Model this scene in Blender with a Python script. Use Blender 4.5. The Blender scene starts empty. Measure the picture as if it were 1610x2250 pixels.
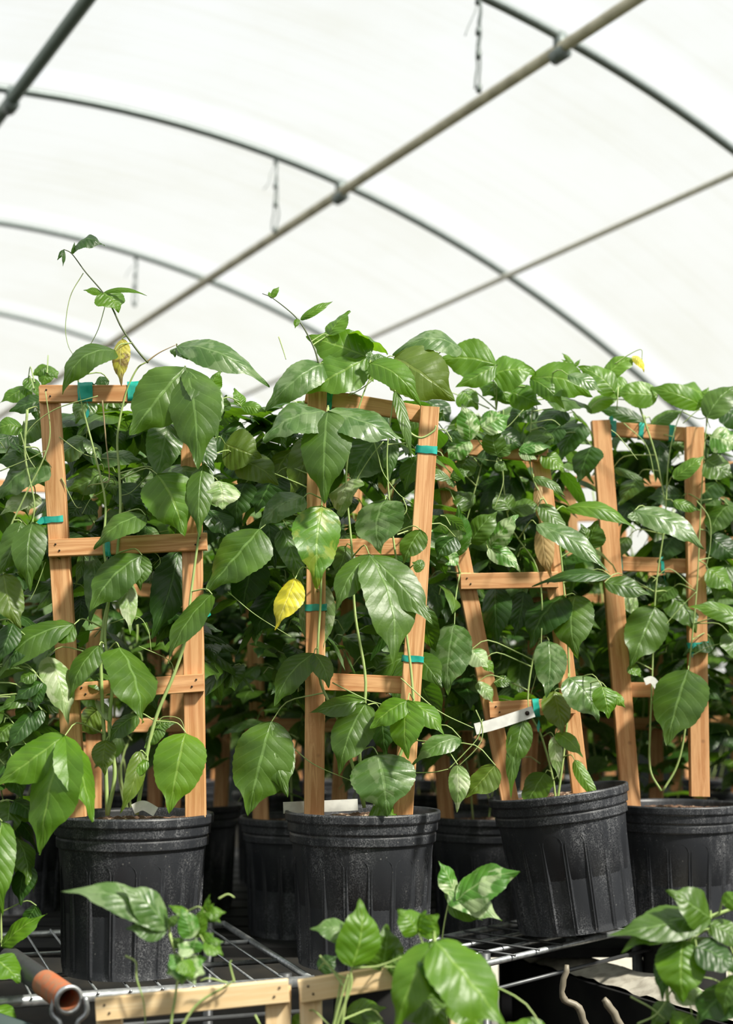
import bpy, math, random
from mathutils import Vector, Matrix, noise
S = bpy.context.scene
COL = S.collection
V3 = Vector
# ------------------------------------------------------------------ camera, world, sun, exposure
FPX = 3000.0
EYE = 1.15
TH = math.atan((1551 - 1125) / FPX)
cd = bpy.data.cameras.new('camera'); cam = bpy.data.objects.new('camera', cd); COL.objects.link(cam)
cam.location = (0, 0, EYE); cam.rotation_euler = (math.pi / 2 + TH, 0, 0)
cd.sensor_fit = 'VERTICAL'; cd.sensor_height = 36; cd.lens = 48; cd.clip_start = .05; cd.clip_end = 200
cd.dof.use_dof = True; cd.dof.focus_distance = 2.36; cd.dof.aperture_fstop = 2.8
S.camera = cam
S.view_settings.view_transform = 'Standard'; S.view_settings.look = 'None'
S.view_settings.gamma = 1; S.view_settings.use_curve_mapping = False
S.view_settings.exposure = 0.0
W_ = bpy.data.worlds.new('sky'); S.world = W_; W_.use_nodes = True
wn = W_.node_tree; wn.nodes.clear()
wo = wn.nodes.new('ShaderNodeOutputWorld'); wb = wn.nodes.new('ShaderNodeBackground')
wt = wn.nodes.new('ShaderNodeTexCoord'); ws = wn.nodes.new('ShaderNodeSeparateXYZ'); wr = wn.nodes.new('ShaderNodeValToRGB')
wn.links.new(wt.outputs['Generated'], ws.inputs[0]); wn.links.new(ws.outputs[2], wr.inputs[0])
wr.color_ramp.elements[0].position = 0.0; wr.color_ramp.elements[0].color = (.86, .86, .80, 1)
wr.color_ramp.elements[1].position = .6; wr.color_ramp.elements[1].color = (.88, .93, .98, 1)
wn.links.new(wr.outputs[0], wb.inputs[0]); wn.links.new(wb.outputs[0], wo.inputs[0])
wb.inputs[1].default_value = .95
sl = bpy.data.lights.new('sun', 'SUN'); sl.energy = 9.0; sl.angle = math.radians(5); sl.color = (1, .96, .88)
sun = bpy.data.objects.new('sun', sl); COL.objects.link(sun)
SUN_FROM = V3((.74, -.55, 1.0)).normalized()
sun.rotation_euler = (-SUN_FROM).to_track_quat('-Z', 'Y').to_euler()
try:
    S.cycles.use_denoising = True
    S.cycles.max_bounces = 8; S.cycles.transparent_max_bounces = 12; S.cycles.diffuse_bounces = 4
    S.cycles.sample_clamp_indirect = 6
except Exception: pass

R_ = Matrix(((1, 0, 0), (0, math.cos(TH), -math.sin(TH)), (0, math.sin(TH), math.cos(TH))))
def W(px, py, d):
    """point of the place seen at image pixel px,py at horizontal distance d from the eye"""
    x = (px - 805) / FPX; u = -(py - 1125) / FPX
    r = R_ @ V3((x, 1, u))
    t = d / r.y
    return V3((r.x * t, d, EYE + r.z * t))
# ------------------------------------------------------------------ materials
def newmat(name):
    m = bpy.data.materials.new(name); m.use_nodes = True
    nt = m.node_tree; nt.nodes.clear()
    out = nt.nodes.new('ShaderNodeOutputMaterial')
    return m, nt, out
def N(nt, typ, **kw):
    n = nt.nodes.new(typ)
    for k, v in kw.items():
        if k.startswith('i_'):
            key = k[2:]; key = int(key) if key.isdigit() else key.replace('_', ' ')
            n.inputs[key].default_value = v
        else: setattr(n, k, v)
    return n
def mathn(nt, op, a, b=None, c=None):
    n = nt.nodes.new('ShaderNodeMath'); n.operation = op
    for i, x in enumerate((a, b, c)):
        if x is None: continue
        if isinstance(x, (int, float)): n.inputs[i].default_value = x
        else: nt.links.new(x, n.inputs[i])
    return n.outputs[0]
def mixc(nt, f, a, b, mode='MIX'):
    n = nt.nodes.new('ShaderNodeMix'); n.data_type = 'RGBA'; n.blend_type = mode
    for s, x in ((n.inputs['Factor'], f), (n.inputs[6], a), (n.inputs[7], b)):
        if isinstance(x, (int, float)): s.default_value = x
        elif isinstance(x, tuple): s.default_value = (*x, 1) if len(x) == 3 else x
        else: nt.links.new(x, s)
    return n.outputs[2]
def ramp(nt, x, p0, p1, smooth=True):
    n = nt.nodes.new('ShaderNodeMapRange'); n.interpolation_type = 'SMOOTHSTEP' if smooth else 'LINEAR'
    nt.links.new(x, n.inputs[0]); n.inputs[1].default_value = p0; n.inputs[2].default_value = p1
    return n.outputs[0]

def leaf_mat(name, dark, light, vein, trans, rough=.36, patch=None, patch_amt=0, tw=.35):
    m, nt, out = newmat(name)
    uv = N(nt, 'ShaderNodeUVMap'); sp = N(nt, 'ShaderNodeSeparateXYZ'); nt.links.new(uv.outputs[0], sp.inputs[0])
    U = sp.outputs[0]; Vv = mathn(nt, 'ABSOLUTE', mathn(nt, 'SUBTRACT', mathn(nt, 'MULTIPLY', sp.outputs[1], 2), 1))
    tc = N(nt, 'ShaderNodeTexCoord')
    nz = N(nt, 'ShaderNodeTexNoise', i_Scale=22.0, i_Detail=3.0); nt.links.new(tc.outputs['Object'], nz.inputs[0])
    nz2 = N(nt, 'ShaderNodeTexNoise', i_Scale=160.0, i_Detail=2.0); nt.links.new(tc.outputs['Object'], nz2.inputs[0])
    wob = mathn(nt, 'MULTIPLY', mathn(nt, 'SUBTRACT', nz.outputs[0], .5), .5)
    s = mathn(nt, 'ADD', mathn(nt, 'SUBTRACT', mathn(nt, 'MULTIPLY', U, 8.0), mathn(nt, 'MULTIPLY', Vv, 1.9)), wob)
    fr = mathn(nt, 'FRACT', mathn(nt, 'ADD', s, 10.0))
    dist = mathn(nt, 'ABSOLUTE', mathn(nt, 'SUBTRACT', fr, .5))          # .5 at the side veins
    lat = ramp(nt, dist, .42, .49)
    fade = mathn(nt, 'SUBTRACT', 1.0, mathn(nt, 'MULTIPLY', Vv, .6))
    lat = mathn(nt, 'MULTIPLY', lat, fade)
    mid = mathn(nt, 'SUBTRACT', 1.0, ramp(nt, Vv, .02, .07))
    vm = mathn(nt, 'MAXIMUM', mid, mathn(nt, 'MULTIPLY', lat, .42))
    # colour
    oi = N(nt, 'ShaderNodeObjectInfo')
    at = N(nt, 'ShaderNodeAttribute', attribute_name='shade'); 
    rnd = mathn(nt, 'ADD', mathn(nt, 'MULTIPLY', oi.outputs['Random'], .35), mathn(nt, 'MULTIPLY', at.outputs['Fac'], .65))
    f = mathn(nt, 'MULTIPLY', mathn(nt, 'ADD', rnd, ramp(nt, nz.outputs[0], .3, .7)), .5)
    c = mixc(nt, f, dark, light)
    if patch:
        nz3 = N(nt, 'ShaderNodeTexNoise', i_Scale=38.0, i_Detail=4.0, i_Distortion=.6); nt.links.new(tc.outputs['Object'], nz3.inputs[0])
        pf = mathn(nt, 'MULTIPLY', ramp(nt, nz3.outputs[0], .47, .58), patch_amt)
        c = mixc(nt, pf, c, patch)
    c = mixc(nt, mathn(nt, 'MULTIPLY', vm, .6), c, vein)
    geo = N(nt, 'ShaderNodeNewGeometry')
    under = mixc(nt, .35, c, (.16, .24, .09))
    c2 = mixc(nt, geo.outputs['Backfacing'], c, under)
    # relief: cushions between the side veins
    h = mathn(nt, 'POWER', mathn(nt, 'SUBTRACT', 1.0, mathn(nt, 'MULTIPLY', dist, 2.0)), .6)
    h = mathn(nt, 'MULTIPLY', h, fade)
    h = mathn(nt, 'ADD', h, mathn(nt, 'MULTIPLY', nz2.outputs[0], .35))
    h = mathn(nt, 'SUBTRACT', h, mathn(nt, 'MULTIPLY', mid, .6))
    bp = N(nt, 'ShaderNodeBump', i_Strength=.42, i_Distance=.0020); nt.links.new(h, bp.inputs['Height'])
    p = N(nt, 'ShaderNodeBsdfPrincipled'); p.inputs['Specular IOR Level'].default_value = .55
    rg = mathn(nt, 'ADD', mathn(nt, 'MULTIPLY', geo.outputs['Backfacing'], .25), mathn(nt, 'ADD', rough, mathn(nt, 'MULTIPLY', nz2.outputs[0], .1)))
    nt.links.new(rg, p.inputs['Roughness']); nt.links.new(c2, p.inputs['Base Color']); nt.links.new(bp.outputs[0], p.inputs['Normal'])
    t = N(nt, 'ShaderNodeBsdfTranslucent'); tcv = mixc(nt, .3, mixc(nt, .35, c, trans), vein); 
    nt.links.new(mixc(nt, .5, c, trans), t.inputs[0]); nt.links.new(bp.outputs[0], t.inputs[1])
    mx = N(nt, 'ShaderNodeMixShader', i_0=tw); nt.links.new(p.outputs[0], mx.inputs[1]); nt.links.new(t.outputs[0], mx.inputs[2])
    nt.links.new(mx.outputs[0], out.inputs[0])
    return m
LM = {
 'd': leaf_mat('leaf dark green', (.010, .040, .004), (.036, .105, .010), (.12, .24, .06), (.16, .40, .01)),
 'm': leaf_mat('leaf mid green', (.030, .080, .006), (.086, .178, .014), (.20, .34, .09), (.22, .48, .01)),
 'b': leaf_mat('leaf fresh green', (.060, .165, .007), (.125, .265, .013), (.28, .45, .08), (.30, .60, .01), tw=.42),
 'o': leaf_mat('leaf olive green', (.07, .13, .012), (.13, .21, .02), (.22, .30, .06), (.30, .42, .01), tw=.4),
 'g': leaf_mat('leaf green with painted sheen', (.038, .105, .018), (.105, .20, .045), (.22, .34, .13), (.2, .45, .02), rough=.29, patch=(.24, .33, .16), patch_amt=.5),  # grey tone and pale patches paint a sheen over mid green
 'p': leaf_mat('leaf pale mottled', (.12, .24, .05), (.26, .37, .13), (.40, .50, .22), (.4, .6, .10), patch=(.50, .57, .36), patch_amt=.75),
 'v': leaf_mat('leaf variegated', (.045, .16, .015), (.09, .26, .025), (.36, .5, .20), (.3, .6, .03), patch=(.48, .58, .33), patch_amt=.72),
 'y': leaf_mat('leaf yellow', (.66, .58, .02), (.80, .72, .05), (.70, .66, .20), (.9, .8, .05), patch=(.30, .30, .03), patch_amt=.5),
 'q': leaf_mat('leaf fresh green blotched yellow', (.05, .16, .007), (.11, .26, .013), (.28, .45, .08), (.30, .60, .01), tw=.4, patch=(.50, .48, .06), patch_amt=.32),
 'w': leaf_mat('leaf yellow withering', (.42, .40, .05), (.55, .50, .08), (.50, .48, .15), (.6, .55, .08), patch=(.14, .07, .03), patch_amt=.95),
 'k': leaf_mat('leaf dried brown', (.28, .17, .06), (.50, .36, .15), (.45, .33, .15), (.5, .3, .08), rough=.6, tw=.2),
}
def stem_mat(name, c0, c1):
    m, nt, out = newmat(name)
    tc = N(nt, 'ShaderNodeTexCoord'); nz = N(nt, 'ShaderNodeTexNoise', i_Scale=30.0); nt.links.new(tc.outputs['Object'], nz.inputs[0])
    p = N(nt, 'ShaderNodeBsdfPrincipled', i_Roughness=.5); nt.links.new(mixc(nt, nz.outputs[0], c0, c1), p.inputs['Base Color'])
    nt.links.new(p.outputs[0], out.inputs[0]); return m
M_STEM = stem_mat('green stem', (.20, .33, .08), (.42, .50, .20))
M_STEMD = stem_mat('dark stem', (.035, .05, .015), (.10, .14, .04))
M_TWIG = stem_mat('dry twig', (.25, .18, .09), (.42, .33, .18))
M_PALESTICK = stem_mat('bleached stalk', (.10, .085, .06), (.26, .23, .17))

def wood_mat(name, c0, c1, c2):
    m, nt, out = newmat(name)
    tc = N(nt, 'ShaderNodeTexCoord'); mp = N(nt, 'ShaderNodeMapping'); mp.inputs['Scale'].default_value = (60, 60, 3.0)
    oi = N(nt, 'ShaderNodeObjectInfo'); cmb = N(nt, 'ShaderNodeCombineXYZ'); 
    nt.links.new(mathn(nt, 'MULTIPLY', oi.outputs['Random'], 40), cmb.inputs[2]); nt.links.new(cmb.outputs[0], mp.inputs['Location'])
    nt.links.new(tc.outputs['Object'], mp.inputs[0])
    nz = N(nt, 'ShaderNodeTexNoise', i_Scale=1.5, i_Detail=6.0, i_Roughness=.65, i_Distortion=.8); nt.links.new(mp.outputs[0], nz.inputs[0])
    c = mixc(nt, ramp(nt, nz.outputs[0], .38, .62), c0, c1)
    nz2 = N(nt, 'ShaderNodeTexNoise', i_Scale=9.0, i_Detail=3.0); nt.links.new(tc.outputs['Object'], nz2.inputs[0])
    c = mixc(nt, mathn(nt, 'MULTIPLY', ramp(nt, nz2.outputs[0], .5, .75), .6), c, c2)
    vo = N(nt, 'ShaderNodeTexVoronoi', i_Scale=14.0); nt.links.new(tc.outputs['Object'], vo.inputs[0])
    kn = mathn(nt, 'SUBTRACT', 1.0, ramp(nt, vo.outputs['Distance'], .03, .09))
    c = mixc(nt, mathn(nt, 'MULTIPLY', kn, .6), c, (.16, .07, .03))
    c = mixc(nt, mathn(nt, 'MULTIPLY', oi.outputs['Random'], .3), c, c2)
    p = N(nt, 'ShaderNodeBsdfPrincipled', i_Roughness=.65); nt.links.new(c, p.inputs['Base Color'])
    bp = N(nt, 'ShaderNodeBump', i_Strength=.35, i_Distance=.001); nt.links.new(nz.outputs[0], bp.inputs['Height']); nt.links.new(bp.outputs[0], p.inputs['Normal'])
    nt.links.new(p.outputs[0], out.inputs[0]); return m
M_WOOD = wood_mat('redwood slat', (.50, .23, .085), (.76, .44, .21), (.46, .19, .07))
M_WOODP = wood_mat('pale pine slat', (.78, .56, .30), (.88, .70, .44), (.66, .42, .2))

def plain(name, col, rough=.5, metal=0, spec=.5, bump=0, bscale=60, col2=None):
    m, nt, out = newmat(name)
    p = N(nt, 'ShaderNodeBsdfPrincipled', i_Roughness=rough, i_Metallic=metal); p.inputs['Specular IOR Level'].default_value = spec
    tc = N(nt, 'ShaderNodeTexCoord'); nz = N(nt, 'ShaderNodeTexNoise', i_Scale=float(bscale), i_Detail=4.0); nt.links.new(tc.outputs['Object'], nz.inputs[0])
    nt.links.new(mixc(nt, ramp(nt, nz.outputs[0], .35, .65), col, col2 or tuple(x * .85 for x in col)), p.inputs['Base Color'])
    if bump:
        bp = N(nt, 'ShaderNodeBump', i_Strength=bump, i_Distance=.002); nt.links.new(nz.outputs[0], bp.inputs['Height']); nt.links.new(bp.outputs[0], p.inputs['Normal'])
    nt.links.new(p.outputs[0], out.inputs[0]); return m
M_TAPE = plain('teal garden tape', (.01, .30, .24), .3, col2=(.03, .42, .34))
M_TAG = plain('white plastic tag', (.8, .8, .76), .4)
M_NAIL = plain('dark nail', (.05, .035, .03), .5, .6)
M_ZINC = plain('galvanised wire', (.50, .52, .53), .38, .75, col2=(.34, .36, .38), bscale=90)
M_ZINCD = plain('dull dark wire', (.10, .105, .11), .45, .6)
M_HOOP = plain('grey steel hoop', (.16, .19, .18), .5, .3)
M_PURL = plain('cream painted pipe', (.60, .56, .42), .5, 0, col2=(.42, .39, .28), bscale=12)
M_PURLP = plain('pale cream pipe', (.72, .70, .60), .6)
M_PURLG = plain('green grey pipe', (.16, .21, .18), .5, .2)
M_RUST = plain('rusty pipe', (.45, .13, .05), .75, .1, bump=.4, bscale=70, col2=(.30, .16, .09))
M_SOILC = None
def pot_mat():
    m, nt, out = newmat('dusty black pot plastic')
    tc = N(nt, 'ShaderNodeTexCoord')
    mp = N(nt, 'ShaderNodeMapping'); mp.inputs['Scale'].default_value = (60, 60, 14); nt.links.new(tc.outputs['Object'], mp.inputs[0])
    a = N(nt, 'ShaderNodeTexNoise', i_Scale=1.0, i_Detail=6.0, i_Roughness=.7); nt.links.new(mp.outputs[0], a.inputs[0])
    b = N(nt, 'ShaderNodeTexNoise', i_Scale=420.0, i_Detail=2.0); nt.links.new(tc.outputs['Object'], b.inputs[0])
    d = N(nt, 'ShaderNodeTexNoise', i_Scale=7.0, i_Detail=2.0); nt.links.new(tc.outputs['Object'], d.inputs[0])
    dust = mathn(nt, 'MULTIPLY', mathn(nt, 'MULTIPLY', ramp(nt, a.outputs[0], .35, .75), ramp(nt, b.outputs[0], .4, .66)), ramp(nt, d.outputs[0], .3, .6))
    sp_ = N(nt, 'ShaderNodeTexVoronoi', i_Scale=55.0); nt.links.new(tc.outputs['Object'], sp_.inputs[0])
    speck = mathn(nt, 'SUBTRACT', 1.0, ramp(nt, sp_.outputs['Distance'], .04, .10))
    c = mixc(nt, mathn(nt, 'MULTIPLY', dust, .8), (.021, .023, .028), (.23, .235, .25))
    c = mixc(nt, mathn(nt, 'MULTIPLY', speck, .5), c, (.2, .2, .19))
    p = N(nt, 'ShaderNodeBsdfPrincipled'); nt.links.new(c, p.inputs['Base Color'])
    nt.links.new(mathn(nt, 'ADD', .42, mathn(nt, 'MULTIPLY', dust, .35)), p.inputs['Roughness'])
    nt.links.new(p.outputs[0], out.inputs[0]); return m
M_POT = pot_mat()
def soil_mat():
    m, nt, out = newmat('potting soil')
    tc = N(nt, 'ShaderNodeTexCoord'); v = N(nt, 'ShaderNodeTexVoronoi', i_Scale=190.0); nt.links.new(tc.outputs['Object'], v.inputs[0])
    nz = N(nt, 'ShaderNodeTexNoise', i_Scale=60.0, i_Detail=5.0); nt.links.new(tc.outputs['Object'], nz.inputs[0])
    c = mixc(nt, nz.outputs[0], (.05, .025, .015), (.20, .11, .065))
    sp_ = N(nt, 'ShaderNodeSeparateColor'); nt.links.new(v.outputs['Color'], sp_.inputs[0])
    c = mixc(nt, mathn(nt, 'MULTIPLY', ramp(nt, sp_.outputs[0], .86, .9), .7), c, (.55, .42, .30))
    p = N(nt, 'ShaderNodeBsdfPrincipled', i_Roughness=.95); nt.links.new(c, p.inputs['Base Color'])
    bp = N(nt, 'ShaderNodeBump', i_Strength=.8, i_Distance=.004); nt.links.new(v.outputs['Distance'], bp.inputs['Height']); nt.links.new(bp.outputs[0], p.inputs['Normal'])
    nt.links.new(p.outputs[0], out.inputs[0]); return m
M_SOIL = soil_mat()
def film_mat():
    m, nt, out = newmat('white polythene film')
    tc = N(nt, 'ShaderNodeTexCoord')
    n1 = N(nt, 'ShaderNodeTexNoise', i_Scale=1.1, i_Detail=5.0, i_Roughness=.6); nt.links.new(tc.outputs['Object'], n1.inputs[0])
    mp = N(nt, 'ShaderNodeMapping'); mp.inputs['Scale'].default_value = (14, 1.2, 1); nt.links.new(tc.outputs['UV'], mp.inputs[0])
    n2 = N(nt, 'ShaderNodeTexNoise', i_Scale=2.0, i_Detail=4.0); nt.links.new(mp.outputs[0], n2.inputs[0])
    dirt = mathn(nt, 'ADD', mathn(nt, 'MULTIPLY', ramp(nt, n1.outputs[0], .40, .70), .6), mathn(nt, 'MULTIPLY', ramp(nt, n2.outputs[0], .45, .75), .4))
    # whiter film band along one side of each hoop: UV.x runs in hoop spacings
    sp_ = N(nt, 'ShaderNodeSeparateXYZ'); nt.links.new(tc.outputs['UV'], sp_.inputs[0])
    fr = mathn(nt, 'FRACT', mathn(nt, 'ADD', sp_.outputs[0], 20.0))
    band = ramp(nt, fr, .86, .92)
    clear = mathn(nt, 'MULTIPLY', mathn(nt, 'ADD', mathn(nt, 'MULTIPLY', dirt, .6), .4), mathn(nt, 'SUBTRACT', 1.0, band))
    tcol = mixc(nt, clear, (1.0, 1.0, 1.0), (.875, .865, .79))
    tr = N(nt, 'ShaderNodeBsdfTransparent'); nt.links.new(tcol, tr.inputs[0])
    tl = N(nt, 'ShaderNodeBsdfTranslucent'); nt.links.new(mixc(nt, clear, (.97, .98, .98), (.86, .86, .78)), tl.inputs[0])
    mx = N(nt, 'ShaderNodeMixShader', i_0=.10); nt.links.new(tr.outputs[0], mx.inputs[1]); nt.links.new(tl.outputs[0], mx.inputs[2])
    nt.links.new(mx.outputs[0], out.inputs[0]); return m
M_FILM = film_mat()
M_FLOOR = plain('dark weed mat and soil', (.012, .012, .011), .95, spec=.05, bump=.5, bscale=8, col2=(.022, .02, .016))
M_BLOCKER = plain('dark blocker cloth', (.010, .016, .011), .9, bscale=5)  # for the added screens that block low light
M_PALE = plain('pale sunlit gravel', (.55, .52, .44), .9, bump=.5, bscale=40, col2=(.36, .33, .27))
M_TARP = plain('dark green tarp', (.003, .035, .030), .5, col2=(.004, .022, .02), bscale=6)
M_TUB = plain('dark grey tub plastic', (.013, .013, .014), .75, spec=.12, col2=(.022, .022, .021), bscale=12)

# ------------------------------------------------------------------ mesh helpers
class MB:
    def __init__(s): s.v = []; s.f = []; s.uv = []; s.mi = []; s.sh = []; s.smooth = True
    def grid(s, pts, nu, nv, uvs=None, mat=0, shade=.5, closed=False):
        b = len(s.v); s.v += [tuple(p) for p in pts]; s.sh += [shade] * len(pts)
        nvv = nv if closed else nv - 1
        for i in range(nu - 1):
            for j in range(nvv):
                j2 = (j + 1) % nv
                q = (i * nv + j, i * nv + j2, (i + 1) * nv + j2, (i + 1) * nv + j)
                s.f.append(tuple(b + k for k in q)); s.mi.append(mat)
                s.uv.append([uvs[k] for k in q] if uvs else [(0, 0)] * 4)
    def tube(s, pts, r, n=6, mat=0, shade=.5, caps=True):
        pts = [V3(p) for p in pts]; m = len(pts); rr = r if isinstance(r, (list, tuple)) else [r] * m
        ring = []; prev = None
        for i, p in enumerate(pts):
            t = (pts[min(i + 1, m - 1)] - pts[max(i - 1, 0)])
            t = t.normalized() if t.length > 1e-9 else V3((0, 0, 1))
            a = prev if prev else (V3((1, 0, 0)) if abs(t.x) < .8 else V3((0, 1, 0)))
            a = (a - t * a.dot(t)).normalized(); prev = a; b = t.cross(a)
            for k in range(n):
                an = 2 * math.pi * k / n; ring.append(p + (a * math.cos(an) + b * math.sin(an)) * rr[i])
        base = len(s.v)
        s.grid(ring, m, n, mat=mat, shade=shade, closed=True)
        if caps:
            s.f.append(tuple(base + k for k in range(n))[::-1]); s.mi.append(mat); s.uv.append([(0, 0)] * n)
            s.f.append(tuple(base + (m - 1) * n + k for k in range(n))); s.mi.append(mat); s.uv.append([(0, 0)] * n)
    def box(s, sx, sy, sz, M=Matrix(), bev=0.0, mat=0):
        b = len(s.v)
        hx, hy, hz = sx / 2, sy / 2, sz / 2
        # box with chamfered long edges (octagonal section)
        c = bev
        sec = [(-hx + c, -hy), (hx - c, -hy), (hx, -hy + c), (hx, hy - c), (hx - c, hy), (-hx + c, hy), (-hx, hy - c), (-hx, -hy + c)] if c else [(-hx, -hy), (hx, -hy), (hx, hy), (-hx, hy)]
        n = len(sec)
        for z in (-hz, hz):
            for x, y in sec: s.v.append(tuple(M @ V3((x, y, z)))); s.sh.append(.5)
        for k in range(n):
            k2 = (k + 1) % n; s.f.append((b + k, b + k2, b + n + k2, b + n + k)); s.mi.append(mat); s.uv.append([(0, 0)] * 4)
        s.f.append(tuple(b + k for k in range(n))[::-1]); s.mi.append(mat); s.uv.append([(0, 0)] * n)
        s.f.append(tuple(b + n + k for k in range(n))); s.mi.append(mat); s.uv.append([(0, 0)] * n)
    def mesh(s, name, mats, off=V3((0, 0, 0)), smooth=True):
        me = bpy.data.meshes.new(name)
        me.from_pydata([(x - off.x, y - off.y, z - off.z) for x, y, z in s.v], [], s.f)
        uvl = me.uv_layers.new(name='UVMap'); k = 0; flat = []
        for u in s.uv:
            for a in u: flat += a
        uvl.data.foreach_set('uv', flat)
        at = me.attributes.new('shade', 'FLOAT', 'POINT'); at.data.foreach_set('value', s.sh)
        for m in mats: me.materials.append(m)
        me.polygons.foreach_set('material_index', s.mi)
        me.polygons.foreach_set('use_smooth', [smooth] * len(s.f))
        me.update(); return me
def link(name, me, parent=None, M=None):
    o = bpy.data.objects.new(name, me); COL.objects.link(o)
    if parent: o.parent = parent
    if M is not None: o.matrix_local = M
    return o
def empty(name, loc):
    o = bpy.data.objects.new(name, None); o.empty_display_size = .05; COL.objects.link(o); o.location = loc; return o
def tag(o, label=None, cat=None, group=None, kind=None):
    if label: o['label'] = label
    if cat: o['category'] = cat
    if group: o['group'] = group
    if kind: o['kind'] = kind
    return o
def smoothline(pts, k=6):
    pts = [V3(p) for p in pts]
    if len(pts) < 3: return pts
    P = [pts[0] * 2 - pts[1]] + pts + [pts[-1] * 2 - pts[-2]]; out = []
    for i in range(1, len(P) - 2):
        for j in range(k):
            t = j / k; a, b, c, d = P[i - 1], P[i], P[i + 1], P[i + 2]
            out.append(.5 * ((2 * b) + (c - a) * t + (2 * a - 5 * b + 4 * c - d) * t * t + (3 * b - a - 3 * c + d) * t ** 3))
    out.append(pts[-1]); return out

# ------------------------------------------------------------------ leaves
def blade(mb, base, tip, wid, nrm, arch=.12, fold=.18, rnd=None, nu=27, nv=9, shade=.5, a=.62, b=.95, mat=0, lob=False, wave=.05, curl=0.0):
    L = tip - base; ln = L.length; t = L / ln
    nrm = (nrm - t * nrm.dot(t)).normalized(); side = t.cross(nrm)
    ph = rnd.uniform(0, 6.28); ph2 = rnd.uniform(0, 6.28); bend = rnd.uniform(-.07, .07); fold *= rnd.uniform(.5, 1.5); wave *= rnd.uniform(.6, 1.4); b *= 1.12
    pk = a / (a + b); mxv = pk ** a * (1 - pk) ** b
    pts = []; uvs = []
    for i in range(nu):
        u = i / (nu - 1)
        w = (u ** a * (1 - u) ** b / mxv) * wid * .5 if 0 < u < 1 else wid * .004
        if u > .72: w *= 1 - .55 * min(1, (u - .72) / .16) * (1 - u) / .28 * 1.6
        if 0 < i < nu - 1 and nu > 12: w *= 1 + (.016 if i % 2 else -.016)
        arc = 4 * u * (1 - u) * arch * ln
        cen = base + L * u + nrm * arc + side * bend * ln * math.sin(math.pi * u) - nrm * curl * ln * (u ** 3)
        for j in range(nv):
            v = -1 + 2 * j / (nv - 1)
            z = -fold * abs(v) ** 1.3 * w + wave * wid * (v * v) * math.sin(u * 9 + ph + (1.7 if v > 0 else 0)) + .012 * wid * math.sin(u * 24 + ph2)
            pts.append(cen + side * (v * w) + nrm * z); uvs.append((u, .5 + .5 * v))
    mb.grid(pts, nu, nv, uvs, mat, shade)

def petiole(mb, base, end, r=.0011, mat=1, sag=.15):
    d = end - base
    mid = base + d * .5 + V3((0, 0, 1)) * d.length * sag
    pts = [base, base * .45 + mid * .55 + V3((0, 0, .1 * d.length)), mid * .5 + end * .5, end]
    mb.tube(smoothline(pts, 3), [r * .8 + r * .6 * k / 9 for k in range(10)], 5, mat, caps=False)

def hero_leaf(parent, plant_d, stems, bx, by, lobes, mat='m', dd=0.0, phi=35, arch=.10, fold=.2, seed=0, name='leaf', pet=True, tipd=None, label=None):
    """base pixel, lobes [(tip x, tip y, width)], all at the plant's own distance"""
    rnd = random.Random(int(bx * 31 + by * 17 + seed))
    d = plant_d + dd
    B = W(bx, by, d); mb = MB()
    sh = rnd.uniform(.2, .8)
    order = sorted(range(len(lobes)), key=lambda i: -lobes[i][2])
    for q, i in enumerate(order):
        lb = lobes[i]; tx, ty, w = lb[:3]
        lp = math.hypot(tx - bx, ty - by); lm = lp * d / FPX
        down = (ty - by) / max(lp, 1)
        td = tipd if tipd is not None else (-.28 * lm * down if phi < 90 else .1 * lm)
        if len(lb) > 3: td = lb[3]
        T = W(tx, ty, d + td + rnd.uniform(-.06, .06) * lm)
        t = (T - B).normalized()
        view = (V3((0, 0, EYE)) - (B + T) / 2).normalized()
        Vp = (view - t * view.dot(t)).normalized()
        up = V3((0, 0, 1)); Up = up - t * up.dot(t) - Vp * up.dot(Vp)
        s2 = t.cross(Vp)
        if Up.length > .15 and Up.dot(s2) < 0: s2 = -s2
        if Up.length <= .35: 
            f = math.radians(phi) * (Up.length / .35) + math.radians(rnd.uniform(-25, 25))
        else: f = math.radians(phi)
        f += math.radians(rnd.uniform(-8, 8))
        n = Vp * math.cos(f) + s2 * math.sin(f)
        wm = w * d / FPX / max(.45, abs(math.cos(f)))
        Bq = B + n * (-.0012 * q)
        blade(mb, Bq, T, wm, n, arch * rnd.uniform(.7, 1.3) if len(lb) < 5 else lb[4], fold, rnd, shade=sh,
              a=.55 if len(lobes) == 1 else .72, b=.9 if len(lobes) == 1 else .95)
    if pet:
        best = None
        for st in stems:
            for p in st:
                dl = (p - B).length
                if best is None or dl < best[0]: best = (dl, p)
        if best:
            e = best[1]; dl = best[0]
            if dl > .13: e = B + (e - B) * (.13 / dl)
            if dl > .006: petiole(mb, B, e)
    me = mb.mesh(name, [LM[mat], M_STEM], off=parent.location)
    o = link(name, me, parent)
    if label: o['label'] = label
    return o

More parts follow.
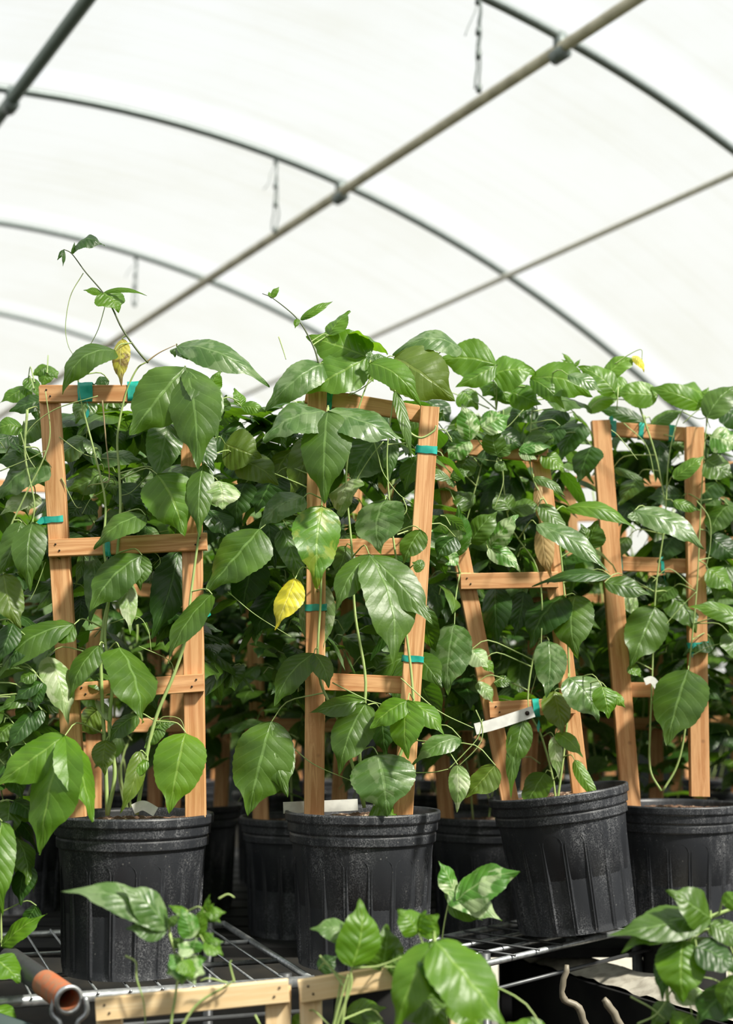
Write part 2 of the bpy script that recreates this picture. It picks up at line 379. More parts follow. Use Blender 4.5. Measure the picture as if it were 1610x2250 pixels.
def cloud(seed, n, sample, size=(.07, .13), mats_n=4, outdir=None, lobed=.5, nu=9, nv=5, drop=.8):
    """loose leaves filling a volume: sample(rnd) gives a point"""
    rnd = random.Random(seed); mb = MB()
    for _ in range(n):
        p = sample(rnd); sz = rnd.uniform(*size)
        az = rnd.uniform(0, 6.283)
        if outdir is not None and rnd.random() < .6: az = outdir + rnd.gauss(0, .7)
        el = -rnd.uniform(.1, 1.3) * drop
        t = V3((math.cos(az) * math.cos(el), math.sin(az) * math.cos(el), math.sin(el)))
        up = V3((rnd.gauss(0, .35), rnd.gauss(0, .35) - .25, 1)); nrm = (up - t * up.dot(t)).normalized()
        sh = rnd.random(); mi = rnd.choice([0, 0, 0, 1, 1, 2, 3][:7])
        sd = t.cross(nrm)
        if rnd.random() < lobed:
            for an, k in ((0, 1), (.85, .8), (-.85, .78)):
                tt = t * math.cos(an) + sd * math.sin(an) - nrm * .12 * abs(an)
                blade(mb, p, p + tt * sz * k, sz * .42, nrm, .10, .2, rnd, nu, nv, sh, .75, .95, mi)
        else:
            blade(mb, p, p + t * sz, sz * rnd.uniform(.45, .62), nrm, .12, .2, rnd, nu, nv, sh, .55, .9, mi)
        e = p - t * sz * .25 + V3((rnd.uniform(-.02, .02), .02, -.03))
        mb.tube([p, (p + e) / 2 + V3((0, 0, .008)), e], .0011, 4, 4, caps=False)
    return mb
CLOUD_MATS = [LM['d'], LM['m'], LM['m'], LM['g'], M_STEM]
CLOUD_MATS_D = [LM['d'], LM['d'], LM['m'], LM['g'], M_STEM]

# ------------------------------------------------------------------ the tunnel: floor, film, hoops, purlins
AX = .530; SP = 1.5                                   # axis turned left of the view, hoop spacing
ax = V3((-math.sin(AX), math.cos(AX), 0)); la = V3((math.cos(AX), math.sin(AX), 0))
T1 = 2.256 * SP; HC = 1.168 * SP; HT = 1.548 * SP; HK = .161 / SP
def arch_pt(t, s, lift=0): return ax * t + la * s + V3((0, 0, EYE + HT - HK * (s - HC) ** 2 + lift))
smin, smax = HC - 5.65, HC + 5.65
fl = MB(); fl.grid([V3((x, y, 0)) for x in (-14, 16) for y in (-8, 26)], 2, 2)
tag(link('floor', fl.mesh('floor', [M_FLOOR], smooth=False)), kind='structure')
ns = 60
cm = MB(); pts = []; uvs = []
kt = [(-5 + i * .5) for i in range(0, 29)]
for k in kt:
    t = T1 + k * SP
    for j in range(ns + 1):
        s = smin + (smax - smin) * j / ns
        sag = .035 * (abs(k - math.floor(k) - .0) > .1)
        pts.append(arch_pt(t, s, .035 - sag * .4)); uvs.append((k, s * .3))
cm.grid(pts, len(kt), ns + 1, uvs)
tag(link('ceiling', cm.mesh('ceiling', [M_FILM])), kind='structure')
for nm, k in (('wall_far', kt[-1]), ('wall_near', kt[0])):
    wm_ = MB(); pts = []
    for j in range(ns + 1):
        s = smin + (smax - smin) * j / ns; p = arch_pt(T1 + k * SP, s)
        pts += [V3((p.x, p.y, 0)), p]
    wm_.grid(pts, ns + 1, 2, [(.5, .5)] * len(pts))
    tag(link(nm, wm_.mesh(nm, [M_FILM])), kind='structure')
for nm, s0 in (('wall_blocker_left', HC - 4.45), ('wall_blocker_right', HC + 4.45)):  # added dark screens that cut low light from the sides
    k_ = MB(); k_.grid([ax * (T1 + t * SP) + la * s0 + V3((0, 0, z)) for t in (-4.95, 8.95) for z in (0, 1.35)], 2, 2)
    tag(link(nm, k_.mesh(nm, [M_BLOCKER], smooth=False)), kind='structure')
for nm, t, h in (('wall_blocker_near', -4.9, 1.7), ('wall_blocker_far', 8.93, 1.5)):  # added dark screens blocking low light at both ends
    k_ = MB(); k_.grid([ax * (T1 + t * SP) + la * (HC + sg * 4.2) + V3((0, 0, z)) for sg in (-1, 1) for z in (0, h)], 2, 2)
    tag(link(nm, k_.mesh(nm, [M_BLOCKER], smooth=False)), kind='structure')
HL = {0: 'thick grey steel hoop crossing the upper right corner of the roof', 1: 'grey steel hoop arching across the middle of the roof, meeting the cream pipe',
      2: 'grey steel hoop arching low behind the tall shoot at the left', 3: 'faint farthest grey hoop just over the leaves at the left edge'}
def hoop(k, r=.0160):
    m = MB(); m.tube([arch_pt(T1 + k * SP, smin + (smax - smin) * j / 90) for j in range(91)], r, 10)
    o = link('roof_hoop', m.mesh('roof_hoop', [M_HOOP]))
    tag(o, HL.get(k, 'grey steel roof hoop beyond the farthest visible one,.'), 'hoop', 'steel roof hoops')
for k in (0, 1, 2, 3): hoop(k)
def purlin(px, py, k, r, mat, label, drop=.03, t0=-4.9, t1=8.9, dz=0):
    # the lateral place where the hoop k is seen at that pixel
    best = None
    for j in range(1200):
        s = smin + (smax - smin) * j / 1200; p = arch_pt(T1 + k * SP, s, -drop)
        q = p - V3((0, 0, EYE)); q = R_.transposed() @ q
        if q.y <= 0: continue
        X = 805 + FPX * q.x / q.y; Y = 1125 - FPX * q.z / q.y
        e = (X - px) ** 2 + (Y - py) ** 2
        if best is None or e < best[0]: best = (e, s)
    s = best[1]
    m = MB(); m.tube([arch_pt(T1 + (t0 + (t1 - t0) * j / 10) * SP, s, -drop) for j in range(11)], r, 10)
    tag(link('purlin_pipe', m.mesh('purlin_pipe', [mat])), label, 'pipe', 'roof purlin pipes')
    return s
sB = purlin(755, 402, 1, .021, M_PURL, 'long cream painted pipe running diagonally under the roof hoops', drop=.045)
sR = purlin(1112, 598, 1, .013, M_PURLP, 'thin pale pipe high on the right side of the roof', drop=.03)
sL = purlin(30, 185, 1, .024, M_PURLG, 'dark green grey pipe crossing the upper left corner', drop=.045)
# pipe clamps where the pipes cross hoops
for k, s, lab in ((1, sL, 'pipe clamp on the crossing in the upper left corner'), (1, sB, 'pipe clamp where the cream pipe meets the middle hoop'), (0, sB, 'pipe clamp where the cream pipe meets the upper right hoop')):
    m = MB(); p = arch_pt(T1 + k * SP, s, -.02)
    m.tube([p + V3((0, 0, .03)), p + V3((0, 0, -.05))], .022, 8)
    m.tube([p - ax * .03 + V3((0, 0, -.045)), p + ax * .03 + V3((0, 0, -.045))], .026, 10)
    tag(link('pipe_clamp', m.mesh('pipe_clamp', [M_HOOP])), lab, 'clamp', 'pipe clamps')
# wires tied between hoops and the cream pipe
def nearest_s(px, k):
    best = None
    for j in range(1500):
        s = smin + (smax - smin) * j / 1500; p = arch_pt(T1 + k * SP, s); q = R_.transposed() @ (p - V3((0, 0, EYE)))
        if q.y <= 0: continue
        e = abs(805 + FPX * q.x / q.y - px)
        if best is None or e < best[0]: best = (e, s)
    return best[1]
for k, px, lab in ((0, 1055, 'dark tie wire hanging from the hoop at the top of the picture'), (1, 608, 'tie wire hanging from the middle hoop left of the cream pipe crossing'), (2, 300, 'faint tie wire hanging from the low left hoop')):
    s = nearest_s(px, k); a = arch_pt(T1 + k * SP, s, -.02)
    rnd = random.Random(k + 3); m = MB()
    drop = .30 if k < 2 else .24
    for q in range(3):
        pts = []
        n = 8 if q < 2 else 4
        for i in range(n + 1):
            f = i / n
            pts.append(a + V3((rnd.gauss(0, .0018) * (1 + q) - .02 * f * (q == 0), 0, -drop * f * (1 if q < 2 else .45))) + la * (-.06 * f if q == 2 else 0))
        m.tube(smoothline(pts, 3), .0035 if q < 2 else .002, 5)
    for z in (.0, .35, .62, 1.0): m.tube([a + V3((-.008, 0, -drop * z - .012)), a + V3((-.004, 0, -drop * z + .012))], .009, 6)
    tag(link('tie_wire', m.mesh('tie_wire', [M_HOOP])), lab, 'wire', 'tie wires under the roof')

# ------------------------------------------------------------------ pots
PR, PH = .135, .25
def pot_mesh():
    """tapered nursery pot with banded rim and a row of moulded arches"""
    nth, nz = 540, 130
    def rad(z): return .110 + (PR - .014 - .110) * (z / PH)
    arches = 18
    pts = []
    prof = [i / (nz - 1) * PH for i in range(nz)]
    for z in prof:
        r = rad(z)
        if z > PH - .012: r += .014
        elif z > PH - .030: r += .010
        elif z > PH - .034: r += .006
        elif z > PH - .050: r += .0075
        for k in range(nth):
            a = 2 * math.pi * k / nth; rr = r
            if z < PH - .052:
                u = (a / (2 * math.pi) * arches) % 1 - .5; xx = abs(u) * 2           # 0 in the middle of a panel
                top = PH - .066; aw = .86
                # arch outline: straight sides, round head
                hw = .020
                zz = (z - (top - hw)) / hw
                if zz < 0: dd = (xx - aw) 
                else: dd = math.hypot(xx, zz * 1.0) - aw
                ridge = math.exp(-(dd / .07) ** 2) * .0026
                inner = -.0020 if dd < -.05 else 0
                if z < .012: ridge *= z / .012; inner *= z / .012
                rr += ridge + inner
            pts.append(V3((rr * math.cos(a), rr * math.sin(a), z)))
    mb = MB(); mb.grid(pts, nz, nth, closed=True)
    # lip and inside wall, floor
    ri = [(PR, PH), (PR - .001, PH + .003), (PR - .006, PH + .003), (PR - .008, PH - .004), (PR - .014, PH - .06), (.104, .01), (.0005, .01)]
    pts = []
    for r, z in ri:
        for k in range(96):
            a = 2 * math.pi * k / 96; pts.append(V3((r * math.cos(a), r * math.sin(a), z)))
    mb.grid(pts, len(ri), 96, closed=True)
    pts = [V3((r * math.cos(2 * math.pi * k / 96), r * math.sin(2 * math.pi * k / 96), 0)) for r in (.0005, .1099) for k in range(96)]
    mb.grid(pts, 2, 96, closed=True)
    return mb.mesh('pot', [M_POT])
POT = pot_mesh()
def soil_mesh():
    pts = []; nr, nt_ = 22, 72
    for i in range(nr):
        r = (.0005 + (PR - .0095) * i / (nr - 1))
        for k in range(nt_):
            a = 2 * math.pi * k / nt_; x, y = r * math.cos(a), r * math.sin(a)
            z = PH - .016 + .007 * noise.noise(V3((x * 40, y * 40, 0))) + .004 * noise.noise(V3((x * 120, y * 120, 3))) + .012 * (1 - r / PR)
            pts.append(V3((x, y, z)))
    m = MB(); m.grid(pts, nr, nt_, closed=True); return m.mesh('soil', [M_SOIL])
SOIL = soil_mesh()

# ------------------------------------------------------------------ trellises
def beam(parent, name, a, b, w, th, mat=M_WOOD, face=V3((0, -1, 0)), bev=.0012):
    """wooden slat from a to b, its broad side w facing the viewer"""
    a = V3(a); b = V3(b); z = (b - a).normalized(); y = -(face - z * face.dot(z)).normalized(); x = y.cross(z)
    L = (b - a).length; m = MB(); m.box(w, th, L, bev=bev)
    me = m.mesh(name, [mat], smooth=False)
    M = Matrix((x, y, z)).transposed().to_4x4(); M.translation = (a + b) / 2 - parent.location
    return link(name, me, parent, M)
def nails(par, p, off, face):
    for dx in (-.007, .007):
        m = MB(); q = p + V3((dx, 0, dx * .7)) + face * .0005
        m.tube([q, q + face * .0012], .0017, 8)
        link('nail', m.mesh('nail', [M_NAIL], off=V3((0, 0, 0))), None)
def wrap(parent, a, b, w, th, name='tape_tie', face=V3((0, -1, 0)), tail=None, mat=M_TAPE):
    """band of tape round a slat between a and b"""
    z = (b - a).normalized(); y = -(face - z * face.dot(z)).normalized(); x = y.cross(z); L = (b - a).length
    M = Matrix((x, y, z)).transposed().to_4x4(); M.translation = (a + b) / 2
    m = MB(); rnd = random.Random(int(a.x * 9999)); g = .0015
    sec = [(-w / 2 - g, -th / 2 - g), (w / 2 + g, -th / 2 - g), (w / 2 + g, th / 2 + g), (-w / 2 - g, th / 2 + g)]
    ss = []
    for k in range(4):
        p0, p1 = sec[k], sec[(k + 1) % 4]
        for q in range(4): ss.append((p0[0] + (p1[0] - p0[0]) * q / 4, p0[1] + (p1[1] - p0[1]) * q / 4))
    pts = []
    for i in range(5):
        for k, (X, Y) in enumerate(ss):
            j = 1 + rnd.uniform(0, .05)
            pts.append(M @ V3((X * j, Y * j, -L / 2 + L * i / 4 + rnd.uniform(-.0008, .0008))))
    m.grid(pts, 5, len(ss), closed=True)
    if tail:
        p = smoothline(tail, 5); n = len(p); rb = []
        for i, q in enumerate(p):
            hw = .0045 * (1 + .2 * math.sin(i))
            rb += [q + V3((-.3 * hw, -.002, hw)), q + V3((.3 * hw, -.0035, -hw))]
        m.grid(rb, n, 2)
    return link(name, m.mesh(name, [mat], off=parent.location), parent)

def trellis(d, rails, rungs, ties, label, w=.034, th=.017, mat=M_WOOD, tw=None, rw=.030, group='wooden trellises in the front row', nail=True, rf=1):
    """rails: [(x_top,y_top,x_bot,y_bot)], rungs: [(xl,yl,xr,yr)], ties: (x0,y0,x1,y1,kind,tail)"""
    base = W(rails[0][2], rails[0][3], d)
    e = empty('wooden_trellis', base); tag(e, label, 'trellis', group)
    for (xt, yt, xb, yb) in rails:
        a = W(xb, yb, d); b = W(xt, yt, d); a = a + (a - b).normalized() * .004
        beam(e, 'rail', a, b, w, th, mat)
    for (xl, yl, xr, yr) in rungs:
        ro = -(th / 2 + .007) if rf > 0 else (th / 2 + .007)
        a = W(xl, yl, d + ro); b = W(xr, yr, d + ro)
        r = beam(e, 'rung', a, b, rw, .012, mat)
        if nail and rf > 0:
            for q, s in ((a, 1), (b, -1)):
                dirv = (b - a).normalized()
                for dx, dz in ((.012, .006), (.019, -.005)):
                    c = q + dirv * (s * dx) + V3((0, -.0062, dz))
                    m = MB(); m.tube([c, c + V3((0, -.0012, 0))], .0016, 8)
                    n_ = link('nail', m.mesh('nail', [M_NAIL]), r)
                    n_.matrix_basis = r.matrix_basis.inverted() @ Matrix.Translation(-e.location)
    for t in ties:
        x0, y0, x1, y1, kind = t[:5]; tail = t[5] if len(t) > 5 else None
        off = 0 if kind == 'rail' else (-(th / 2 + .007) if rf > 0 else (th / 2 + .007))
        a = W(x0, y0, d + off); b = W(x1, y1, d + off)
        tl = [W(x, y, d + off - .012) for x, y in tail] if tail else None
        wrap(e, a, b, (w if kind == 'rail' else rw), (th if kind == 'rail' else .012), tail=tl)
    return e
D1, D2, D3, D4 = 2.31, 2.38, 2.66, 2.80
trellis(D1, [(108, 850, 168, 1790), (418, 852, 430, 1790)], [(88, 866, 440, 866), (108, 1205, 455, 1190), (165, 1520, 448, 1500)],
        [(173, 864, 205, 863, 'rung', [(190, 880), (196, 900), (190, 915)]), (282, 862, 308, 861, 'rung'), (116, 1136, 117, 1150, 'rail', [(97, 1142), (82, 1152), (66, 1176)]),
         (231, 1201, 244, 1200, 'rung', [(238, 1205), (240, 1225)]), (424, 1358, 424, 1372, 'rail', [(440, 1360), (462, 1345)])],
        'fan shaped redwood trellis in the leftmost front pot')
trellis(D2, [(697, 850, 690, 1800), (944, 895, 884, 1800)], [(672, 868, 958, 916), (680, 1205, 935, 1200), (672, 1496, 905, 1506)],
        [(717, 872, 731, 874, 'rung', [(724, 860), (728, 885), (722, 900)]), (937, 982, 936, 998, 'rail'), (694, 1328, 694, 1343, 'rail'), (907, 1441, 906, 1455, 'rail')],
        'narrow redwood trellis in the second front pot, white strip behind its foot', rf=-1)
trellis(D3, [(962, 965, 1128, 1800), (1184, 985, 1278, 1765)], [(950, 975, 1200, 1000), (1012, 1278, 1225, 1274), (1075, 1560, 1262, 1550)],
        [(1170, 1556, 1184, 1555, 'rung', [(1176, 1560), (1184, 1585), (1180, 1605)])],
        'leaning redwood trellis in the tilted pot, third from left', w=.033, rw=.031)
trellis(D4, [(1318, 925, 1385, 1770), (1524, 940, 1536, 1745)], [(1302, 940, 1545, 958), (1345, 1238, 1535, 1245), (1352, 1516, 1545, 1515)],
        [(1341, 942, 1352, 943, 'rung', [(1346, 935), (1338, 925), (1346, 918)]), (1402, 947, 1413, 948, 'rung'), (1468, 952, 1480, 953, 'rung'), (1356, 1238, 1366, 1238, 'rung'),
         (1450, 1242, 1457, 1242, 'rung', [(1454, 1250), (1460, 1275), (1468, 1300)]), (1531, 1412, 1532, 1425, 'rail', [(1528, 1415), (1518, 1440)])],
        'tall redwood trellis in the rightmost front pot with three teal tapes on top', w=.038, th=.02, rf=-1)

# ------------------------------------------------------------------ front plants
def plant(name, cx, d, label, z0=.718, tilt=None, group='potted vines in the front row', bx=None, cat='potted plant'):
    c = V3(((cx - 805) / FPX * d, d, z0))
    e = empty(name, c); tag(e, label, cat, group)
    M = Matrix()
    if tilt: M = tilt
    p = link('pot', POT, e, M @ Matrix.Rotation(d * 3, 4, 'Z')); s = link('soil', SOIL, e, M @ Matrix.Rotation(cx, 4, 'Z'))
    return e
def stems_of(e, d, lines, r=.0022, mat=None, name='stem', dd=.02, k=6):
    res = []
    for ln in lines:
        rr = r; pts = ln
        P = smoothline([W(p[0], p[1], d + dd + (p[2] if len(p) > 2 else 0)) for p in pts], k)
        m = MB(); n = len(P); m.tube(P, [rr * (1.15 - .75 * i / max(1, n - 1)) for i in range(n)], 7)
        link(name, m.mesh(name, [mat or M_STEM], off=e.location), e); res.append(P)
    return res
def tendrils(e, d, lines, r=.0007, dd=-.01, mat=None, curl=True):
    for i, ln in enumerate(lines):
        P = smoothline([W(p[0], p[1], d + dd) for p in ln], 8)
        m = MB(); m.tube(P, [r * (1.2 - .5 * q / len(P)) for q in range(len(P))], 5)
        link('tendril', m.mesh('tendril', [mat or M_STEM], off=e.location), e)
def leaves(e, d, st, rows):
    for i, r in enumerate(rows):
        kw = dict(r[4]) if len(r) > 4 else {}
        hero_leaf(e, d, st, r[0], r[1], r[2], r[3], seed=i, **kw)
def backfill(e, d, x0, x1, y0, y1, n, seed, depth=(.09, .26), mats=CLOUD_MATS, size=(.07, .125), dens=None):
    def samp(r):
        for _ in range(50):
            x = r.uniform(x0, x1); y = y0 + (y1 - y0) * r.random() ** 1.35
            if dens is None or r.random() < dens(x, y): break
        return W(x, y, d + r.uniform(*depth))
    mb = cloud(seed, n, samp, size)
    o = link('foliage', mb.mesh('foliage', mats, off=e.location), e); o['kind'] = 'stuff'
    return o
U = dict(phi=125)

# --- first pot
e = plant('potted_vine', 304, 2.35, 'climbing vine in the leftmost black pot on the wire shelf, long bare shoot on top')
st = stems_of(e, D1, [
  [(236, 1792), (252, 1700), (240, 1600), (246, 1500), (230, 1400), (240, 1300), (228, 1200), (231, 1100), (205, 985), (178, 880), (168, 800)],
  [(236, 1792), (230, 1640), (222, 1480), (226, 1380), (252, 1260), (264, 1130), (262, 1040), (258, 960), (275, 870), (300, 812), (322, 795)],
  [(300, 1790), (322, 1660), (345, 1570), (383, 1480), (408, 1400), (420, 1300), (440, 1150), (452, 1050), (445, 960), (400, 850)]], .0031, dd=-.022)
st += stems_of(e, D1, [[(325, 797), (300, 768), (268, 722), (248, 680), (228, 645), (188, 598), (158, 558), (140, 548)]], .0018, M_STEMD, dd=-.03)
st += stems_of(e, D1, [[(225, 880), (232, 960), (240, 1050), (225, 1060)], [(322, 795), (350, 775), (388, 757)]], .0013, M_TWIG, dd=-.03)
leaves(e, D1, st, [
 (163, 543, [(230, 541, 30)], 'd', dict(dd=-.03, arch=.22, phi=60, pet=False)),
 (140, 548, [(126, 572, 10), (138, 586, 9)], 'd', dict(dd=-.03, pet=False)),
 (158, 558, [(163, 532, 9)], 'd', dict(dd=-.03, pet=False)),
 (224, 643, [(183, 637, 16), (262, 685, 60), (323, 650, 12)], 'b', dict(dd=-.03, pet=False)),
 (253, 770, [(138, 868, 62)], 'm', dict(dd=-.05, arch=.28, phi=40)),
 (268, 745, [(266, 848, 40)], 'w', dict(dd=-.03, arch=.05)),
 (408, 806, [(285, 958, 125), (435, 1032, 118), (478, 968, 70)], 'm', dict(dd=-.07, arch=.12, phi=20)),
 (388, 762, [(592, 852, 62), (488, 818, 58), (384, 785, 26)], 'g', dict(dd=-.01, arch=.25, phi=40)),
 (462, 860, [(484, 815, 34)], 'b', dict(dd=.03)),
 (530, 893, [(514, 853, 26), (585, 906, 28)], 'b', dict(dd=.05)),
 (470, 905, [(500, 870, 40), (495, 905, 36)], 'm', dict(dd=.05, phi=60)),
 (368, 925, [(338, 1060, 82)], 'g', dict(dd=.0, phi=10)),
 (345, 1042, [(405, 1178, 122)], 'b', dict(dd=-.045, phi=12)),
 (446, 1020, [(438, 1180, 60)], 'm', dict(dd=-.04, phi=10)), (440, 950, [(470, 1035, 60)], 'd', dict(dd=-.03)),
 (348, 1040, [(462, 1048, 50), (330, 1090, 40)], 'g', dict(dd=-.01, phi=60)),
 (478, 1056, [(488, 1120, 90)], 'p', dict(dd=-.05, phi=30)),
 (494, 975, [(575, 1005, 95)], 'o', dict(dd=.04, phi=15)),
 (520, 1010, [(612, 1065, 72)], 'o', dict(dd=.05, phi=20)),
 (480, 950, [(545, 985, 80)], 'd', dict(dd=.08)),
 (190, 962, [(120, 1018, 50), (222, 1015, 30)], 'g', dict(dd=.03, phi=45)),
 (218, 1008, [(312, 1014, 40)], 'g', dict(dd=.04, phi=40)),
 (228, 1040, [(148, 1078, 58), (255, 1090, 40)], 'm', dict(dd=.04, phi=30)),
 (255, 1068, [(325, 1110, 60)], 'd', dict(dd=.04, phi=30)),
 (200, 872, [(165, 930, 50)], 'g', dict(dd=.05)),
 (225, 870, [(300, 880, 52), (268, 905, 40)], 'm', dict(dd=.05)),
 (240, 838, [(205, 845, 26)], 'd', dict(dd=.03)),
 (320, 1132, [(206, 1207, 52)], 'm', dict(dd=-.05, phi=45, arch=.15)),
 (312, 1220, [(198, 1345, 85), (308, 1297, 50)], 'm', dict(dd=-.05, phi=25)),
 (278, 1272, [(286, 1393, 42)], 'p', dict(dd=-.03, phi=10)),
 (203, 1218, [(195, 1376, 48)], 'g', dict(dd=.02, phi=10)),
 (183, 1212, [(165, 1288, 24)], 'm', dict(dd=.02)),
 (392, 1212, [(333, 1405, 85)], 'd', dict(dd=.06, phi=10)),
 (466, 1306, [(368, 1456, 55)], 'm', dict(dd=-.04, phi=50, arch=.16)),
 (163, 1372, [(-10, 1500, 66), (108, 1412, 56)], 'm', dict(dd=-.07, phi=45, arch=.14)),
 (104, 1442, [(150, 1593, 66)], 'p', dict(dd=-.04, phi=30)),
 (218, 1418, [(153, 1535, 52)], 'm', dict(dd=-.05, phi=35)),
 (262, 1422, [(312, 1590, 100)], 'm', dict(dd=-.07, phi=25)),
 (246, 1498, [(178, 1490, 36), (225, 1535, 26)], 'm', dict(dd=-.01, phi=50)),
 (212, 1538, [(245, 1602, 24)], 'p', dict(dd=-.01)),
 (302, 1572, [(238, 1634, 42)], 'm', dict(dd=-.02, phi=40)),
 (234, 1626, [(231, 1704, 52)], 'o', dict(dd=-.03, phi=20)),
 (143, 1616, [(-12, 1728, 84), (90, 1880, 108), (204, 1806, 72)], 'b', dict(dd=-.12, phi=30, arch=.08)),
 (408, 1610, [(372, 1788, 112)], 'b', dict(dd=-.03, phi=15, arch=.1)),
 (308, 1650, [(264, 1788, 42)], 'o', dict(dd=-.03, phi=10)),
 (325, 1672, [(283, 1718, 30)], 'b', dict(dd=-.04)),
 (352, 1590, [(318, 1645, 36)], 'm', dict(dd=-.01)),
 (340, 1600, [(385, 1590, 26)], 'm', dict(dd=-.01)),
 (215, 1560, [(165, 1610, 60)], 'o', dict(dd=.05)),
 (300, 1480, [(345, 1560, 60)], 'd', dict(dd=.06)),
 (180, 1100, [(150, 1140, 44), (215, 1135, 40)], 'd', dict(dd=.05)),
 (270, 1120, [(240, 1170, 50)], 'm', dict(dd=.03)),
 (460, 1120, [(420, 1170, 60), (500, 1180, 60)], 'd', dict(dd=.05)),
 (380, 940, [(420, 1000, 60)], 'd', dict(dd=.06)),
])
tendrils(e, D1, [[(183, 600), (155, 650), (144, 715), (150, 760), (168, 790)], [(232, 668), (215, 725), (190, 770), (166, 798)], [(240, 1055), (225, 1080), (200, 1095), (180, 1130)],
  [(262, 1090), (290, 1080), (330, 1040), (345, 1038)], [(228, 1210), (290, 1205), (340, 1215), (352, 1235), (340, 1250)], [(232, 1205), (300, 1180), (370, 1165)], [(500, 1300), (560, 1350), (640, 1400)],
  [(135, 1050), (165, 1110), (180, 1115)], [(100, 1235), (80, 1290), (65, 1320)], [(240, 1370), (300, 1355), (325, 1385), (332, 1430)],
  [(345, 1590), (360, 1575), (395, 1580), (408, 1612)], [(305, 1420), (370, 1450), (383, 1480)], [(130, 960), (190, 1000), (260, 1010)]])
m = MB(); P = smoothline([W(232, 1660, D1), W(231, 1705, D1), W(232, 1755, D1)], 4); m.tube(P, .001, 5); link('tendril', m.mesh('tendril', [M_TAG], off=e.location), e)
backfill(e, D1, 120, 480, 900, 1460, 120, 11)

# --- vine at the left edge, its pot outside the picture
e = plant('potted_vine', -140, 2.2, 'leafy dark vine crowding the left edge beside the leftmost trellis')
DL = 2.22
st = stems_of(e, DL, [[(-120, 1800), (-60, 1600), (-20, 1400), (10, 1200), (50, 1100), (95, 1010), (110, 950), (100, 860)], [(-120, 1800), (-20, 1900), (0, 1990), (5, 2078)], [(60, 900), (55, 1000), (75, 1100), (72, 1150)]], .002, dd=0)
leaves(e, DL, st, [
 (105, 803, [(70, 826, 26), (92, 852, 36), (127, 832, 24)], 'b', dict(dd=.35)),
 (60, 852, [(0, 885, 34), (50, 890, 28)], 'b', dict(dd=.3)),
 (62, 830, [(85, 875, 34)], 'b', dict(dd=.3)),
 (100, 880, [(20, 905, 40), (80, 930, 40)], 'd', dict(dd=.2)),
 (50, 940, [(-15, 955, 40)], 'b', dict(dd=.05, arch=.3)),
 (88, 925, [(40, 985, 50)], 'm', dict(dd=.1)),
 (100, 1008, [(-10, 1095, 70)], 'g', dict(dd=.05, phi=50)),
 (92, 1002, [(-15, 1018, 45)], 'g', dict(dd=.05)),
 (78, 1085, [(0, 1132, 38), (60, 1130, 40)], 'p', dict(dd=.05)),
 (72, 1148, [(66, 1298, 74)], 'm', dict(dd=-.03, phi=15)),
 (48, 1148, [(-8, 1268, 62)], 'm', dict(dd=0, phi=15)),
 (8, 1262, [(46, 1382, 74)], 'o', dict(dd=-.02, phi=15)),
 (30, 1370, [(-5, 1460, 50)], 'd', {}), (60, 1400, [(20, 1470, 40)], 'd', {}),
 (95, 1500, [(30, 1542, 32), (80, 1560, 30)], 'd', {}), (62, 1532, [(-5, 1562, 32)], 'm', {}), (70, 1565, [(12, 1650, 40)], 'd', {}),
 (92, 1560, [(60, 1620, 30)], 'd', {}), (30, 1590, [(-10, 1640, 40)], 'm', {}), (80, 1480, [(40, 1500, 30)], 'm', {}),
 (60, 1640, [(20, 1700, 50)], 'd', {}), (10, 1680, [(50, 1760, 50)], 'd', {}), (30, 1760, [(80, 1800, 44)], 'd', {}),
 (5, 1805, [(6, 2012, 72)], 'b', dict(dd=-.06, phi=15)),
 (38, 1842, [(60, 1945, 52)], 'm', {}), (20, 1760, [(0, 1850, 60)], 'm', {}), (60, 1900, [(45, 1990, 50)], 'd', {}), (80, 1990, [(50, 2040, 36)], 'd', {}),
 (3, 2080, [(104, 2008, 40)], 'b', dict(dd=-.02, phi=50)),
 (-14, 2105, [(45, 2158, 64)], 'b', dict(dd=-.12)), (-20, 2215, [(38, 2262, 60)], 'b', dict(dd=-.15)),
])
tendrils(e, DL, [[(215, 870), (120, 900), (60, 950), (55, 1010)], [(0, 1035), (60, 1010), (100, 990)], [(3, 2080), (2, 2020), (8, 1960)], [(45, 950), (60, 1000), (78, 1030)], [(5, 1620), (22, 1650), (30, 1690), (12, 1730)]], .0009)
backfill(e, DL, -250, 80, 950, 1950, 120, 12, depth=(.03, .3))

